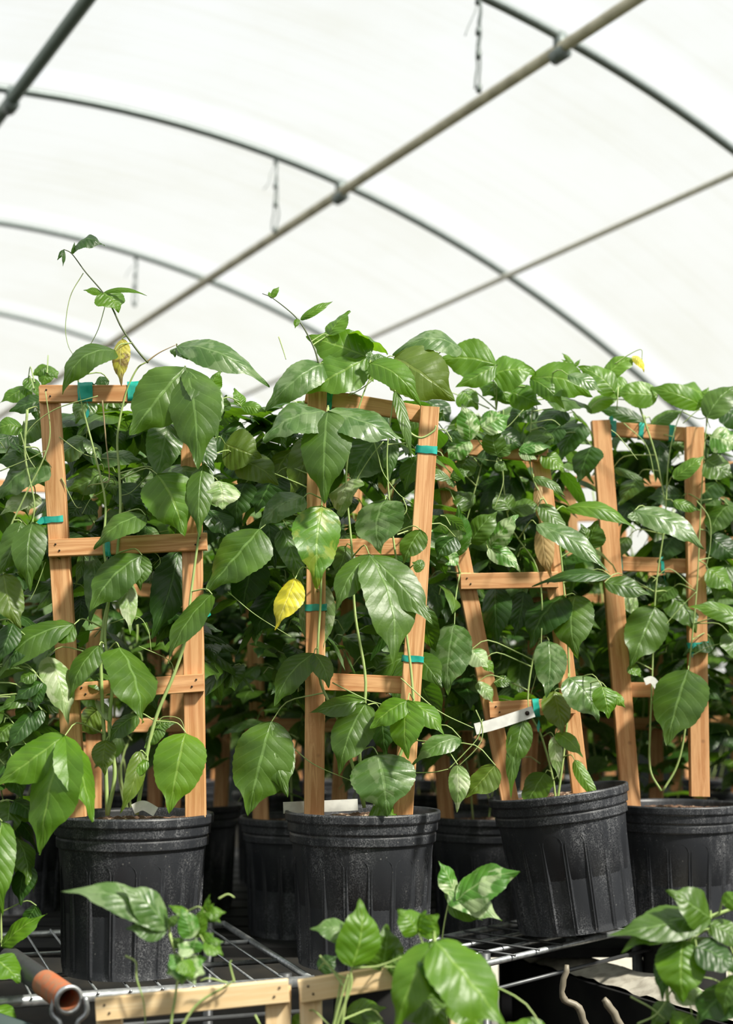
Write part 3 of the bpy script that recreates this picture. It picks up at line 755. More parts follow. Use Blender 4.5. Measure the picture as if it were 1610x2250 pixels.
# --- second pot
e = plant('potted_vine', 797, 2.42, 'bushy climbing vine in the upright black pot at the centre')
st = stems_of(e, D2, [
  [(800, 1775), (790, 1650), (803, 1500), (780, 1350), (772, 1200), (760, 1050), (775, 950), (800, 860), (830, 800)],
  [(800, 1775), (750, 1600), (700, 1480), (705, 1300), (706, 1120), (718, 1000), (722, 890)],
  [(830, 1775), (900, 1600), (905, 1500), (880, 1300), (860, 1150), (850, 1000), (865, 870)]], .0027, dd=-.02)
st += stems_of(e, D2, [[(700, 800), (690, 765), (668, 722), (645, 692), (600, 656), (576, 645)]], .0016, M_STEMD, dd=-.03)
leaves(e, D2, st, [
 (597, 655, [(613, 630, 15), (590, 640, 8)], 'b', dict(dd=-.03, pet=False)),
 (655, 700, [(648, 722, 14)], 'b', dict(dd=-.03, pet=False)),
 (660, 702, [(731, 662, 20), (685, 690, 12)], 'b', dict(dd=-.03, pet=False)),
 (722, 738, [(770, 684, 34)], 'b', dict(dd=-.02, phi=60)),
 (712, 800, [(582, 905, 74)], 'g', dict(dd=-.03, arch=.22, phi=30)),
 (808, 785, [(672, 740, 90), (668, 862, 96), (760, 735, 60)], 'b', dict(dd=-.02, phi=30)),
 (762, 735, [(850, 782, 62)], 'b', dict(dd=0, phi=100, arch=.2)),
 (790, 770, [(740, 860, 90), (820, 840, 60)], 'b', dict(dd=.0, phi=15)),
 (812, 795, [(815, 770, 20), (850, 785, 24)], 'g', dict(dd=-.05)),
 (718, 905, [(578, 968, 76)], 'g', dict(dd=-.09, phi=45)),
 (720, 903, [(712, 1106, 112)], 'm', dict(dd=-.10, phi=15, arch=.1)),
 (722, 905, [(888, 966, 72)], 'g', dict(dd=-.09, phi=50)),
 (812, 798, [(925, 893, 66)], 'b', dict(dd=-.07, phi=15, arch=.15)),
 (868, 860, [(905, 1012, 26)], 'm', dict(dd=-.05, phi=10)),
 (866, 785, [(1000, 882, 130)], 'o', dict(dd=-.02, phi=20, arch=.16)),
 (1015, 768, [(862, 782, 50)], 'g', dict(dd=.02, phi=60, arch=.2)),
 (690, 960, [(640, 1095, 78)], 'o', dict(dd=.04, phi=15)),
 (830, 965, [(772, 1068, 100)], 'g', dict(dd=.04, phi=15)),
 (860, 965, [(854, 1058, 36)], 'g', dict(dd=.02)),
 (770, 1052, [(748, 1135, 58)], 'p', dict(dd=-.02)),
 (705, 1050, [(640, 1100, 60)], 'd', dict(dd=.02)),
 (572, 1162, [(453, 1299, 104)], 'm', dict(dd=-.07, phi=30)),
 (590, 1150, [(605, 1250, 60)], 'd', dict(dd=.0)),
 (668, 1092, [(570, 1162, 62)], 'g', dict(dd=-.05, phi=45)),
 (620, 1162, [(667, 1288, 54)], 'g', dict(dd=-.03, phi=30)),
 (707, 1112, [(697, 1293, 106)], 'q', dict(dd=-.08, phi=12)),
 (648, 1272, [(603, 1384, 58)], 'y', dict(dd=-.12, phi=30)), (925, 1165, [(885, 1240, 54)], 'm', dict(dd=-.04)),
 (846, 1098, [(838, 1218, 112)], 'g', dict(dd=-.06, phi=15)),
 (811, 1218, [(738, 1342, 64), (864, 1462, 108), (952, 1374, 82)], 'm', dict(dd=-.11, phi=18, arch=.08)),
 (930, 1250, [(905, 1235, 30)], 'm', dict(dd=-.09)),
 (700, 1278, [(706, 1442, 54)], 'p', dict(dd=.03, phi=10)),
 (672, 1290, [(680, 1430, 26)], 'p', dict(dd=.03)),
 (690, 1435, [(603, 1552, 64), (722, 1512, 46)], 'm', dict(dd=-.04, phi=20)),
 (597, 1585, [(545, 1794, 132), (632, 1752, 84)], 'm', dict(dd=-.05, phi=12)),
 (802, 1540, [(680, 1566, 46)], 'm', dict(dd=-.03, phi=45)),
 (804, 1546, [(744, 1704, 88)], 'm', dict(dd=-.04, phi=15)),
 (896, 1538, [(813, 1602, 54), (895, 1668, 72), (976, 1617, 46)], 'b', dict(dd=-.08, phi=35)),
 (835, 1560, [(846, 1664, 60)], 'd', dict(dd=.02)),
 (830, 1658, [(850, 1794, 142)], 'g', dict(dd=-.07, phi=25)),
 (820, 1770, [(870, 1795, 60)], 'b', dict(dd=-.05, phi=60)),
 (1012, 1622, [(903, 1682, 44)], 'g', dict(dd=-.05, phi=40, arch=.2)),
 (1005, 1680, [(1003, 1785, 46)], 'p', dict(dd=-.08, phi=10)),
 (1088, 1682, [(1022, 1754, 58)], 'o', dict(dd=-.06, phi=30)),
 (600, 1050, [(560, 1130, 80)], 'd', dict(dd=.04)), (640, 990, [(600, 1060, 70)], 'o', dict(dd=.06)),
 (540, 1060, [(520, 1150, 70)], 'd', dict(dd=.05)), (920, 1000, [(890, 1080, 50)], 'm', dict(dd=.04)), (900, 1140, [(930, 1200, 50)], 'm', dict(dd=.03)),
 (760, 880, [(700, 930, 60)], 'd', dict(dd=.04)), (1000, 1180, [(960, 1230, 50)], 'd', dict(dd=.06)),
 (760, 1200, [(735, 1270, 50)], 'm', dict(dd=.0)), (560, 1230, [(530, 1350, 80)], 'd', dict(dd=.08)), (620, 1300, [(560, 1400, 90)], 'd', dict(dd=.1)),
])
tendrils(e, D2, [[(818, 960), (830, 1000), (842, 1040), (875, 1085), (905, 1105)], [(842, 970), (810, 1010), (775, 1070), (765, 1110)], [(840, 815), (800, 850), (765, 870)],
  [(885, 1095), (893, 1120), (880, 1140)], [(730, 1500), (800, 1535), (840, 1548)], [(640, 1640), (690, 1680), (770, 1715)], [(897, 1698), (950, 1697), (985, 1690)], [(985, 1690), (1020, 1655), (1050, 1620), (1060, 1580)],
  [(880, 1490), (960, 1560), (1040, 1600)], [(612, 740), (622, 770), (628, 790)]], .0010, dd=-.03)
tendrils(e, D2, [[(893, 925), (900, 950), (925, 962), (952, 948), (958, 935)]], .0022, dd=-.04)
backfill(e, D2, 500, 980, 880, 1500, 150, 13)

# --- tilted third pot
TL = Matrix.Rotation(math.radians(-7.5), 4, 'Y') @ Matrix.Rotation(math.radians(0), 4, 'X')
e = plant('potted_vine', 1254, 2.68, 'variegated climbing vine in the black pot tilted over the shelf edge', z0=.738, tilt=TL)
st = stems_of(e, D3, [
  [(1222, 1778), (1214, 1710), (1190, 1620), (1160, 1550), (1170, 1450), (1190, 1380), (1180, 1250), (1120, 1150), (1100, 1010), (1085, 960), (1090, 900)],
  [(1222, 1778), (1240, 1640), (1250, 1500), (1240, 1310), (1220, 1150), (1170, 1050), (1165, 960), (1170, 880), (1165, 840)],
  [(1010, 1260), (1005, 1220), (1040, 1190)], [(1098, 905), (1075, 960), (1010, 1200)]], .0021, dd=-.02)
leaves(e, D3, st, [
 (1092, 802, [(962, 792, 92), (1000, 852, 50)], 'b', dict(dd=-.1, phi=20)),
 (1080, 822, [(1178, 820, 76)], 'b', dict(dd=-.06, phi=30, arch=.2)), (1090, 840, [(1060, 870, 60), (1120, 885, 50)], 'b', dict(dd=-.02)),
 (1120, 860, [(1190, 890, 60)], 'b', dict(dd=-.02, phi=30)), (1230, 935, [(1190, 985, 50)], 'd', dict(dd=-.02)),
 (1085, 950, [(1150, 985, 60)], 'd', dict(dd=-.03)), (1200, 945, [(1160, 1010, 56)], 'm', dict(dd=-.03)), (1000, 945, [(975, 1000, 50)], 'd', dict(dd=-.02)), (1060, 985, [(1100, 1030, 50)], 'd', dict(dd=-.02)), (940, 880, [(990, 930, 60)], 'd', dict(dd=.03)), (1015, 860, [(1050, 900, 50)], 'b', dict(dd=0)),
 (1165, 832, [(1302, 872, 84), (1240, 900, 46)], 'b', dict(dd=-.05, phi=20, arch=.18)),
 (1100, 850, [(1180, 885, 50)], 'b', dict(dd=0)),
 (1248, 824, [(1325, 863, 32)], 'g', dict(dd=-.1, phi=40)),
 (1262, 805, [(1233, 775, 11), (1232, 790, 10), (1235, 808, 12), (1275, 790, 9)], 'b', dict(dd=-.02)),
 (1350, 862, [(1268, 806, 56)], 'b', dict(dd=-.02, phi=30)),
 (1330, 828, [(1402, 784, 42)], 'b', dict(dd=0, phi=35)),
 (1160, 860, [(1075, 880, 40)], 'm', dict(dd=0)), (1200, 880, [(1300, 905, 36)], 'm', dict(dd=0, phi=60)), (1180, 900, [(1110, 930, 46)], 'd', dict(dd=.02)),
 (1240, 900, [(1180, 960, 56)], 'd', dict(dd=.04)), (1280, 930, [(1230, 1010, 60)], 'd', dict(dd=.05)), (1300, 980, [(1270, 1060, 60)], 'd', dict(dd=.06)),
 (1032, 968, [(1014, 886, 52), (985, 1015, 50)], 'v', dict(dd=-.09, tipd=0)),
 (1058, 940, [(1122, 912, 56)], 'v', dict(dd=-.09)),
 (1092, 1002, [(1082, 936, 54), (1125, 975, 30)], 'm', dict(dd=-.08, tipd=0)),
 (1030, 1005, [(1005, 1060, 50)], 'm', dict(dd=-.04)), (1060, 1000, [(1045, 1060, 50)], 'd', dict(dd=0)),
 (1150, 975, [(1217, 960, 26)], 'm', dict(dd=-.05)), (1140, 990, [(1212, 984, 28), (1180, 1010, 26)], 'v', dict(dd=-.06)),
 (990, 1052, [(892, 1032, 24), (1032, 1034, 26), (996, 1072, 20)], 'm', dict(dd=-.12, phi=45)),
 (1090, 1015, [(1115, 1035, 24)], 'm', dict(dd=-.08)),
 (1172, 1050, [(1242, 1092, 22)], 'm', dict(dd=-.06, phi=30)),
 (1190, 1000, [(1240, 1040, 40)], 'b', dict(dd=-.02)),
 (1008, 1222, [(884, 1170, 66), (1008, 1108, 52), (960, 1235, 36)], 'v', dict(dd=-.14, tipd=-.01, phi=30)),
 (1034, 1192, [(1095, 1122, 54)], 'm', dict(dd=-.11, tipd=0, phi=25)),
 (1078, 1202, [(1138, 1130, 50)], 'v', dict(dd=-.1, tipd=0)),
 (1072, 1206, [(1143, 1256, 42)], 'v', dict(dd=-.1)),
 (1040, 1110, [(990, 1080, 46)], 'm', dict(dd=-.04)), (1120, 1120, [(1190, 1110, 40), (1090, 1080, 50)], 'm', dict(dd=-.03)),
 (1178, 1152, [(1338, 1259, 48)], 'g', dict(dd=-.1, phi=40, arch=.08)),
 (1185, 1108, [(1252, 1176, 38)], 'm', dict(dd=-.05)),
 (1290, 1208, [(1312, 1143, 52), (1275, 1150, 34)], 'm', dict(dd=-.02, tipd=0)),
 (1243, 1116, [(1398, 1166, 36)], 'b', dict(dd=-.0, phi=40, arch=.15)),
 (1342, 1266, [(1168, 1288, 28)], 'd', dict(dd=-.06, phi=55)),
 (1192, 1150, [(1212, 1275, 44)], 'k', dict(dd=.0, phi=5)), (1185, 1050, [(1195, 1170, 20)], 'k', dict(dd=-.01)),
 (998, 1372, [(984, 1528, 92)], 'g', dict(dd=-.1, phi=15)),
 (1206, 1408, [(1200, 1534, 72)], 'g', dict(dd=-.06, phi=20)),
 (1248, 1488, [(1314, 1588, 82)], 'g', dict(dd=-.07, phi=25)),
 (1218, 1518, [(1236, 1614, 62)], 'o', dict(dd=-.04)),
 (1236, 1308, [(1164, 1424, 80)], 'd', dict(dd=-.02)), (1264, 1308, [(1268, 1446, 92)], 'm', dict(dd=-.03, phi=15)),
 (1086, 1288, [(1090, 1424, 64)], 'd', dict(dd=.02)), (1150, 1300, [(1130, 1400, 50)], 'd', dict(dd=.05)),
 (1034, 1428, [(1072, 1468, 46)], 'v', dict(dd=-.06)), (1062, 1450, [(1085, 1480, 24)], 'b', dict(dd=-.04)),
 (1050, 1498, [(1083, 1546, 30)], 'p', dict(dd=-.02)), (1085, 1500, [(1130, 1500, 26)], 'm', dict(dd=-.02)), 
 (1150, 1578, [(1124, 1694, 56), (1122, 1756, 34)], 'm', dict(dd=-.05, phi=20)),
 (1217, 1618, [(1228, 1714, 30)], 'p', dict(dd=-.06)), (1222, 1610, [(1280, 1665, 34)], 'b', dict(dd=-.06)),
 (1262, 1670, [(1320, 1764, 30)], 'b', dict(dd=-.06, phi=20)), (1198, 1698, [(1152, 1782, 60)], 'm', dict(dd=-.04)),
 (1322, 1508, [(1336, 1580, 54)], 'b', dict(dd=-.12)), (1340, 1520, [(1374, 1555, 26)], 'b', dict(dd=-.12)),
 (940, 1280, [(960, 1360, 50)], 'd', dict(dd=.05)), (1060, 1560, [(1040, 1620, 40)], 'd', dict(dd=.05)),
])
tendrils(e, D3, [[(963, 930), (1005, 985), (1040, 1005), (1098, 1015)], [(1100, 1010), (1105, 1060), (1085, 1120)], [(1190, 1380), (1185, 1450), (1165, 1530)], [(1105, 900), (1110, 940), (1150, 900)], [(1045, 1560), (1060, 1600), (1050, 1640), (1000, 1690)],
  [(1215, 1715), (1228, 1700)], [(1342, 945), (1360, 960), (1400, 1010)], [(1350, 800), (1380, 780), (1408, 768), (1410, 790)], [(1358, 850), (1355, 900)]], .0010, dd=-.06)
b_ = hero_leaf(e, D3, [], 1390, 782, [(1415, 818, 18)], 'y', name='flower_bud', pet=False, seed=5)
backfill(e, D3, 960, 1260, 900, 1560, 150, 14)

# --- fourth pot
e = plant('potted_vine', 1466, 2.86, 'climbing vine in the black pot at the right edge, two stems forking from the soil', z0=.700)
st = stems_of(e, D4, [[(1452, 1738), (1428, 1690), (1428, 1600), (1432, 1500), (1440, 1300), (1460, 1150), (1470, 1000), (1500, 900), (1545, 880)],
  [(1456, 1738), (1488, 1680), (1505, 1600), (1510, 1500), (1530, 1300), (1540, 1100), (1550, 950), (1560, 900)], [(1400, 880), (1440, 1000), (1460, 1100)]], .0021, dd=-.03)
leaves(e, D4, st, [
 (1542, 892, [(1418, 852, 52)], 'b', dict(dd=-.03, phi=25, arch=.3)), (1552, 872, [(1480, 845, 40)], 'b', dict(dd=-.01, phi=60)), (1445, 868, [(1345, 862, 60)], 'b', dict(dd=-.03, phi=25)), (1380, 850, [(1310, 845, 50)], 'b', dict(dd=-.02)),
 (1540, 890, [(1556, 850, 30)], 'b', dict(dd=-.02)),
 (1553, 918, [(1630, 845, 62)], 'm', dict(dd=-.1)), (1560, 870, [(1545, 905, 40)], 'b', dict(dd=-.05)), (1590, 900, [(1640, 940, 60)], 'd', dict(dd=0)),
 (1432, 938, [(1500, 902, 34)], 'm', dict(dd=.05)), (1418, 932, [(1298, 896, 34)], 'd', dict(dd=.05)), (1290, 905, [(1372, 866, 34)], 'b', dict(dd=0)),
 (1392, 1124, [(1547, 1206, 56), (1402, 1152, 34)], 'g', dict(dd=-.1, phi=40, arch=.12)),
 (1480, 1052, [(1547, 1002, 36)], 'b', dict(dd=-.08, tipd=0)), (1478, 1102, [(1540, 1122, 26)], 'b', dict(dd=-.04)),
 (1328, 1280, [(1432, 1309, 44)], 'm', dict(dd=-.1, phi=40)), (1345, 1030, [(1427, 1066, 18)], 'm', dict(dd=.02)),
 (1450, 970, [(1455, 1070, 46)], 'd', dict(dd=.03)), (1430, 960, [(1440, 1060, 40)], 'd', dict(dd=.05)), (1480, 960, [(1500, 1000, 30)], 'm', dict(dd=.05)),
 (1500, 1090, [(1420, 1095, 50)], 'd', dict(dd=.0)), (1400, 1050, [(1360, 1110, 44)], 'm', dict(dd=.03)), (1380, 1180, [(1345, 1240, 40)], 'm', dict(dd=.02)),
 (1560, 960, [(1625, 985, 60)], 'v', dict(dd=-.06)), (1550, 1010, [(1610, 1050, 60)], 'm', dict(dd=-.05)), (1575, 1060, [(1530, 1120, 60)], 'd', dict(dd=0)),
 (1600, 1110, [(1560, 1180, 60)], 'm', dict(dd=-.02)), (1560, 1180, [(1620, 1230, 60)], 'd', dict(dd=0)), (1555, 1250, [(1610, 1300, 50)], 'b', dict(dd=-.02)), (1600, 1240, [(1570, 1330, 50)], 'm', dict(dd=.0)),
 (1640, 1372, [(1510, 1334, 42)], 'b', dict(dd=-.08)), (1600, 1390, [(1625, 1470, 50)], 'm', dict(dd=-.05)),
 (1440, 1334, [(1384, 1466, 92)], 'm', dict(dd=-.03, phi=12)),
 (1375, 1300, [(1395, 1365, 34)], 'p', dict(dd=.03)), (1480, 1290, [(1440, 1330, 40)], 'm', dict(dd=0)), (1470, 1310, [(1530, 1390, 60)], 'm', dict(dd=0)),
 (1512, 1472, [(1464, 1640, 116)], 'm', dict(dd=-.07, phi=15)),
 (1382, 1462, [(1408, 1488, 26)], 'b', dict(dd=-.05)), (1560, 1400, [(1500, 1440, 50)], 'd', dict(dd=0)), (1480, 1180, [(1440, 1240, 60)], 'd', dict(dd=.03)),
 (1420, 1280, [(1480, 1300, 50)], 'd', dict(dd=.03)),
])
tendrils(e, D4, [[(1392, 1460), (1440, 1400), (1490, 1340), (1530, 1300)], [(1530, 1100), (1558, 1140), (1560, 1200), (1550, 1250)], [(1500, 930), (1540, 900), (1560, 940)], [(1432, 1280), (1470, 1250), (1520, 1290)], [(1370, 930), (1420, 980), (1440, 1060)],
  [(1500, 905), (1540, 920), (1580, 900)], [(1520, 1440), (1560, 1420), (1610, 1410)]], .0010, dd=-.05)
backfill(e, D4, 1330, 1700, 930, 1500, 150, 15)

# ------------------------------------------------------------------ tags
def strip(name, pts, hw, label, d, hole=None):
    P = smoothline([W(x, y, d + (q[0] if q else 0)) for x, y, *q in pts], 6); n = len(P); m = MB(); g = []
    for i, p in enumerate(P):
        t = (P[min(i + 1, n - 1)] - P[max(0, i - 1)]).normalized(); s = t.cross(V3((0, -1, 0))).normalized()
        for v in (-1, 1): g.append(p + s * hw * v)
        for v in (1, -1): g.append(p + s * hw * v + V3((0, .0009, 0)))
    m.grid(g, n, 4, closed=True)
    b = 0
    m.f.append((0, 1, 2, 3)); m.uv.append([(0, 0)] * 4); m.mi.append(0); k = (n - 1) * 4; m.f.append((k + 3, k + 2, k + 1, k)); m.uv.append([(0, 0)] * 4); m.mi.append(0)
    off = P[0]; o = link(name, m.mesh(name, [M_TAG], off=off, smooth=False)); o.location = off
    tag(o, label, 'plant tag', 'white plant tags')
    if hole:
        c = W(*hole, d - .001) - off; mm = MB(); mm.tube([c, c + V3((0, -.0012, 0))], .0042, 14); link('hole', mm.mesh('hole', [M_NAIL]), o)
    return o
strip('plant_tag', [(1044, 1602), (1090, 1590), (1172, 1563)], .0105, 'long white tag tied across the tilted trellis with a punched hole', D3 - .06, (1158, 1567))
strip('plant_tag', [(622, 1775), (700, 1772), (786, 1768)], .0098, 'wide white strip lying on the rim of the centre pot behind the trellis foot', D2 + .035)
strip('plant_tag', [(292, 1778), (315, 1770), (342, 1784)], .008, 'crumpled white tag on the soil of the leftmost pot', D1 - .03)
strip('plant_tag', [(1416, 1498), (1432, 1494), (1448, 1515)], .007, 'small curled white tag on the rightmost trellis rung', D4 - .04)

# ------------------------------------------------------------------ shelves
def shelf(corner, e1, e2, L, Dp, z, label, gap=.048, wm=None, front=.0095):
    e1 = V3((*e1, 0)).normalized(); e2 = V3((*e2, 0)).normalized(); c = V3((corner[0], corner[1], z))
    E = empty('wire_shelf', c); tag(E, label, 'shelf', 'wire shelves')
    def P(u, v, dz=0): return c + e1 * u + e2 * v + V3((0, 0, dz))
    def part(name, segs, mat):
        m = MB()
        for a, b, r in segs: m.tube([a, b], r, 8)
        return link(name, m.mesh(name, [mat], off=c), E)
    part('front_rail', [(P(-.0, 0, -.010), P(L, 0, -.010), front)], M_ZINC)
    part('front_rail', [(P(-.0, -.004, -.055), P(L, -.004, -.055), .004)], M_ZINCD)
    part('back_rail', [(P(0, Dp, -.010), P(L, Dp, -.010), .007)], M_ZINC)
    part('side_rail', [(P(0, 0, -.010), P(0, Dp, -.010), .006)], M_ZINC)
    part('side_rail', [(P(L, 0, -.010), P(L, Dp, -.010), .006)], M_ZINC)
    segs = []; n = int(L / gap)
    for i in range(1, n): segs.append((P(L * i / n, -.012, -.004), P(L * i / n, Dp + .008, -.004), .0021))
    part('wire_deck', segs, wm or M_ZINC)
    part('cross_rail', [(P(0, Dp * .33, -.012), P(L, Dp * .33, -.012), .0045), (P(0, Dp * .66, -.012), P(L, Dp * .66, -.012), .0045)], M_ZINC)
    for u in (.04, L - .04):
        for v in (.03, Dp - .03):
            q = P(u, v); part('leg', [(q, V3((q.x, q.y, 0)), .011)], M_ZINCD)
    return E
A0 = W(690, 2115, 2.31); A1 = W(80, 2150, 2.163)
ea = (A1 - A0); ea.z = 0; ea.normalize(); eb = V3((-ea.y, ea.x, 0)); 
if eb.y < 0: eb = -eb
shelf((A0.x, A0.y), ea.xy, eb.xy, 1.15, .62, .716, 'galvanised wire shelf under the leftmost pot with a bright front rail')
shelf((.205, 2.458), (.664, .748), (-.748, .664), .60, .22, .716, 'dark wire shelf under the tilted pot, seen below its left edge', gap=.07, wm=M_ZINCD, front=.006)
def upturned(x, y, label, ztop=.716, r=.125):
    m = MB(); pts = []
    prof = [(r * .86, ztop), (r * .9, ztop - .01), (r, ztop - .3), (r * 1.04, ztop - .31), (r * 1.04, ztop - .35), (r * .92, ztop - .352), (r * .98, .02), (r * 1.05, .0)]
    for rr, z in [(.001, ztop)] + prof:
        for k in range(48): an = 2 * math.pi * k / 48; pts.append(V3((x + rr * math.cos(an), y + rr * math.sin(an), z)))
    m.grid(pts, len(prof) + 1, 48, closed=True)
    o = link('upturned_pot_stand', m.mesh('upturned_pot_stand', [M_TUB], off=V3((x, y, 0)))); o.location = (x, y, 0)
    tag(o, label, 'stand', 'dark stands under pots')
upturned(.035, 2.455, 'dark stand of upturned pots under the centre pot', r=.10)
upturned((1466 - 805) / FPX * 2.86 + .02, 2.90, 'dark stand of upturned pots under the pot at the right edge', .698, r=.09)

# ------------------------------------------------------------------ staging behind with the other rows
BZ = .652
E = empty('slatted_bench', V3((.2, 3.0, 0))); tag(E, 'long wooden slatted bench carrying the rows of pots behind', 'bench')
m = MB()
for i in range(14):
    y = 3.0 + i * .145; m.box(4.6, .12, .02, Matrix.Translation((.35, y, BZ - .01)))
link('slats', m.mesh('slats', [M_TUB], off=E.location, smooth=False), E)
for x in (-1.8, .35, 2.5):
    for y in (3.35, 4.8):
        m = MB(); m.box(.07, .07, BZ - .02, Matrix.Translation((x, y, (BZ - .02) / 2))); link('leg', m.mesh('leg', [M_TUB], off=E.location, smooth=False), E)

def proto_parts(seed, n, hgt, wid):
    def samp(r):
        z = PH + .06 + (hgt) * r.random() ** .5
        a = r.uniform(0, 6.283); q = wid * (r.random() ** .5) * (1.05 - .35 * abs((z - PH) / hgt - .65))
        return V3((q * math.cos(a), q * math.sin(a) * .75, z))
    fol = cloud(seed, n, samp, (.075, .135), nu=11, nv=5, lobed=.4).mesh('foliage', CLOUD_MATS)
    m = MB(); rnd = random.Random(seed)
    for k in range(3):
        P = [V3((rnd.uniform(-.03, .03), 0, PH - .02))]
        for i in range(6): P.append(P[-1] + V3((rnd.uniform(-.05, .05), rnd.uniform(-.03, .03), hgt / 6.2)))
        m.tube(smoothline(P, 4), .0022, 5)
    stm = m.mesh('stem', [M_STEM])
    return fol, stm
PROTO = [proto_parts(50 + i, 165, .84, .23) for i in range(4)]
TRW = []
def back_trellis_mesh(seed, tall):
    """mesh data for one trellis standing in a pot; three meshes: rails and rungs"""
    parts = []
    spread = .012 + .02 * (seed % 3)
    for s in (-1, 1):
        a = V3((s * .085, 0, PH - .08)); b = V3((s * (.095 + spread), 0, PH + tall)); parts.append(('rail', a, b, .034, .017))
    for z in (.985, .62, .25):
        h = PH + tall * z; x = .095 + (spread) * z + .02; parts.append(('rung', V3((-x, -.016, h)), V3((x, -.016, h)), .030, .012))
    return parts
def ordn(i): return ['first', 'second', 'third', 'fourth', 'fifth', 'sixth', 'seventh', 'eighth'][i]
rows = [
 (1, [(-.52, 3.12), (-.15, 3.14), (.27, 3.16), (.62, 3.42), (.98, 3.2)]),
 (2, [(-.86, 3.5), (-.45, 3.52), (-.05, 3.56), (.36, 3.6), (.80, 3.72), (1.2, 3.6)]),
 (4, [(-1.5, 4.75), (-1.05, 4.72), (-.6, 4.75), (-.15, 4.8), (.3, 4.78), (.75, 4.8), (1.2, 4.82), (1.65, 4.8)]),
 (3, [(-1.1, 3.95), (-.68, 3.98), (-.25, 4.0), (.18, 4.02), (.58, 4.08), (1.0, 4.1), (1.42, 4.05)]),
]
rn = random.Random(5)
vproto = None; k = 0; TRP = {}
for row, ps in rows:
    for i, (x, y) in enumerate(ps):
        fol, stm = PROTO[k % 4]; tall = .80 + .06 * rn.random(); rz = rn.uniform(-.3, .3)
        e = empty('potted_vine', V3((x, y, BZ)))
        e.rotation_euler = (0, 0, rz)
        tag(e, '%s leafy vine from the left in the %s row of pots behind the front ones' % (ordn(i), ordn(row - 1)), 'potted plant', 'potted vines in the rows behind')
        for nm, me in (('pot', POT), ('soil', SOIL), ('stem', stm), ('foliage', fol)):
            o = link(nm, me, e)
            if nm == 'foliage': o['kind'] = 'stuff'; o.scale = (1, 1, .74 if (x > .5 and y < 4.5) else rn.uniform(.84, 1)); o.rotation_euler = (0, 0, rn.choice((0, math.pi)) + rn.uniform(-.4, .4))
        t = empty('wooden_trellis', V3((x, y - .01, BZ))); t.rotation_euler = (0, 0, rz)
        tag(t, '%s redwood trellis from the left in the %s row behind, half hidden by leaves' % (ordn(i), ordn(row - 1)), 'trellis', 'wooden trellises in the rows behind')
        key = k % 3
        if key not in TRP:
            tmp = []
            for nm, a, b, w, th in back_trellis_mesh(key, .82):
                keep = t.location.copy(); t.location = (0, 0, 0); o = beam(t, nm, a, b, w, th); t.location = keep
                tmp.append(o)
            TRP[key] = tmp
        else:
            for o in TRP[key]:
                c = o.copy(); COL.objects.link(c); c.parent = t
        k += 1

# ------------------------------------------------------------------ lower foreground: trellis tops and the plants in front of the shelf
DF = 1.95
trellis(DF, [(240, 2200, 250, 2600), (612, 2165, 606, 2600)], [(212, 2218, 634, 2176)], [], 'pale pine trellis top below the leftmost pot in front of the shelf', w=.034, mat=M_WOODP, rw=.030, group='pale trellis tops in front of the shelf')
trellis(DF, [(682, 2165, 690, 2600), (1012, 2165, 1010, 2600)], [(658, 2178, 1035, 2118)], [], 'pale pine trellis top below the centre pot, right half behind leaves', w=.030, mat=M_WOODP, rw=.030, group='pale trellis tops in front of the shelf')
def low_plant(px, d, label, z=.16):
    c = V3(((px - 805) / FPX * d, d, z))
    e = empty('potted_vine', c); tag(e, label, 'potted plant', 'potted vines in front of the shelf')
    link('pot', POT, e); link('soil', SOIL, e); return e
def lowbench():
    E = empty('low_bench', V3((0, DF, 0))); tag(E, 'low dark bench in front of the wire shelves, below the picture', 'bench')
    m = MB(); m.box(2.4, .34, .02, Matrix.Translation((.15, DF + .0, .148))); link('top', m.mesh('top', [M_TUB], off=E.location, smooth=False), E)
    for x in (-.95, 1.25):
        m = MB(); m.box(.05, .3, .138, Matrix.Translation((x, DF, .069))); link('leg', m.mesh('leg', [M_TUB], off=E.location, smooth=False), E)
lowbench()
e = low_plant(425, DF, 'young vine with crinkled variegated tip rising over the left pale trellis')
st = stems_of(e, DF, [[(425, 3200), (400, 2600), (375, 2300), (385, 2190), (392, 2140), (400, 2080), (400, 2010)], [(375, 2300), (430, 2210), (500, 2165), (515, 2150)], [(372, 2050), (385, 2100)]], .0022, dd=-.03)
leaves(e, DF, st, [
 (369, 2040, [(135, 1958, 62), (264, 1946, 66), (276, 2040, 50)], 'g', dict(dd=-.06, tipd=-.02, phi=30)),
 (372, 2035, [(395, 2010, 20)], 'm', dict(dd=-.05)), (400, 2080, [(378, 2060, 24)], 'm', dict(dd=-.05)),
 (420, 2062, [(398, 1995, 48)], 'v', dict(dd=-.07, tipd=0)), (412, 2012, [(370, 1990, 20)], 'b', dict(dd=-.07)), (430, 2060, [(448, 1990, 34)], 'b', dict(dd=-.06, tipd=0)),
 (450, 2005, [(497, 2005, 26), (485, 2028, 20), (462, 1965, 14), (470, 1985, 18)], 'b', dict(dd=-.06, tipd=0)),
 (448, 2070, [(490, 2100, 34), (470, 2050, 24), (492, 2070, 20)], 'b', dict(dd=-.07)),
 (425, 2095, [(390, 2075, 36), (432, 2060, 36)], 'v', dict(dd=-.08)),
 (400, 2120, [(365, 2140, 42), (372, 2098, 36), (400, 2165, 40)], 'v', dict(dd=-.08)), (405, 2120, [(450, 2140, 44), (455, 2105, 34), (430, 2165, 30)], 'v', dict(dd=-.08)),
 (400, 2110, [(425, 2150, 40)], 'b', dict(dd=-.09)),
])
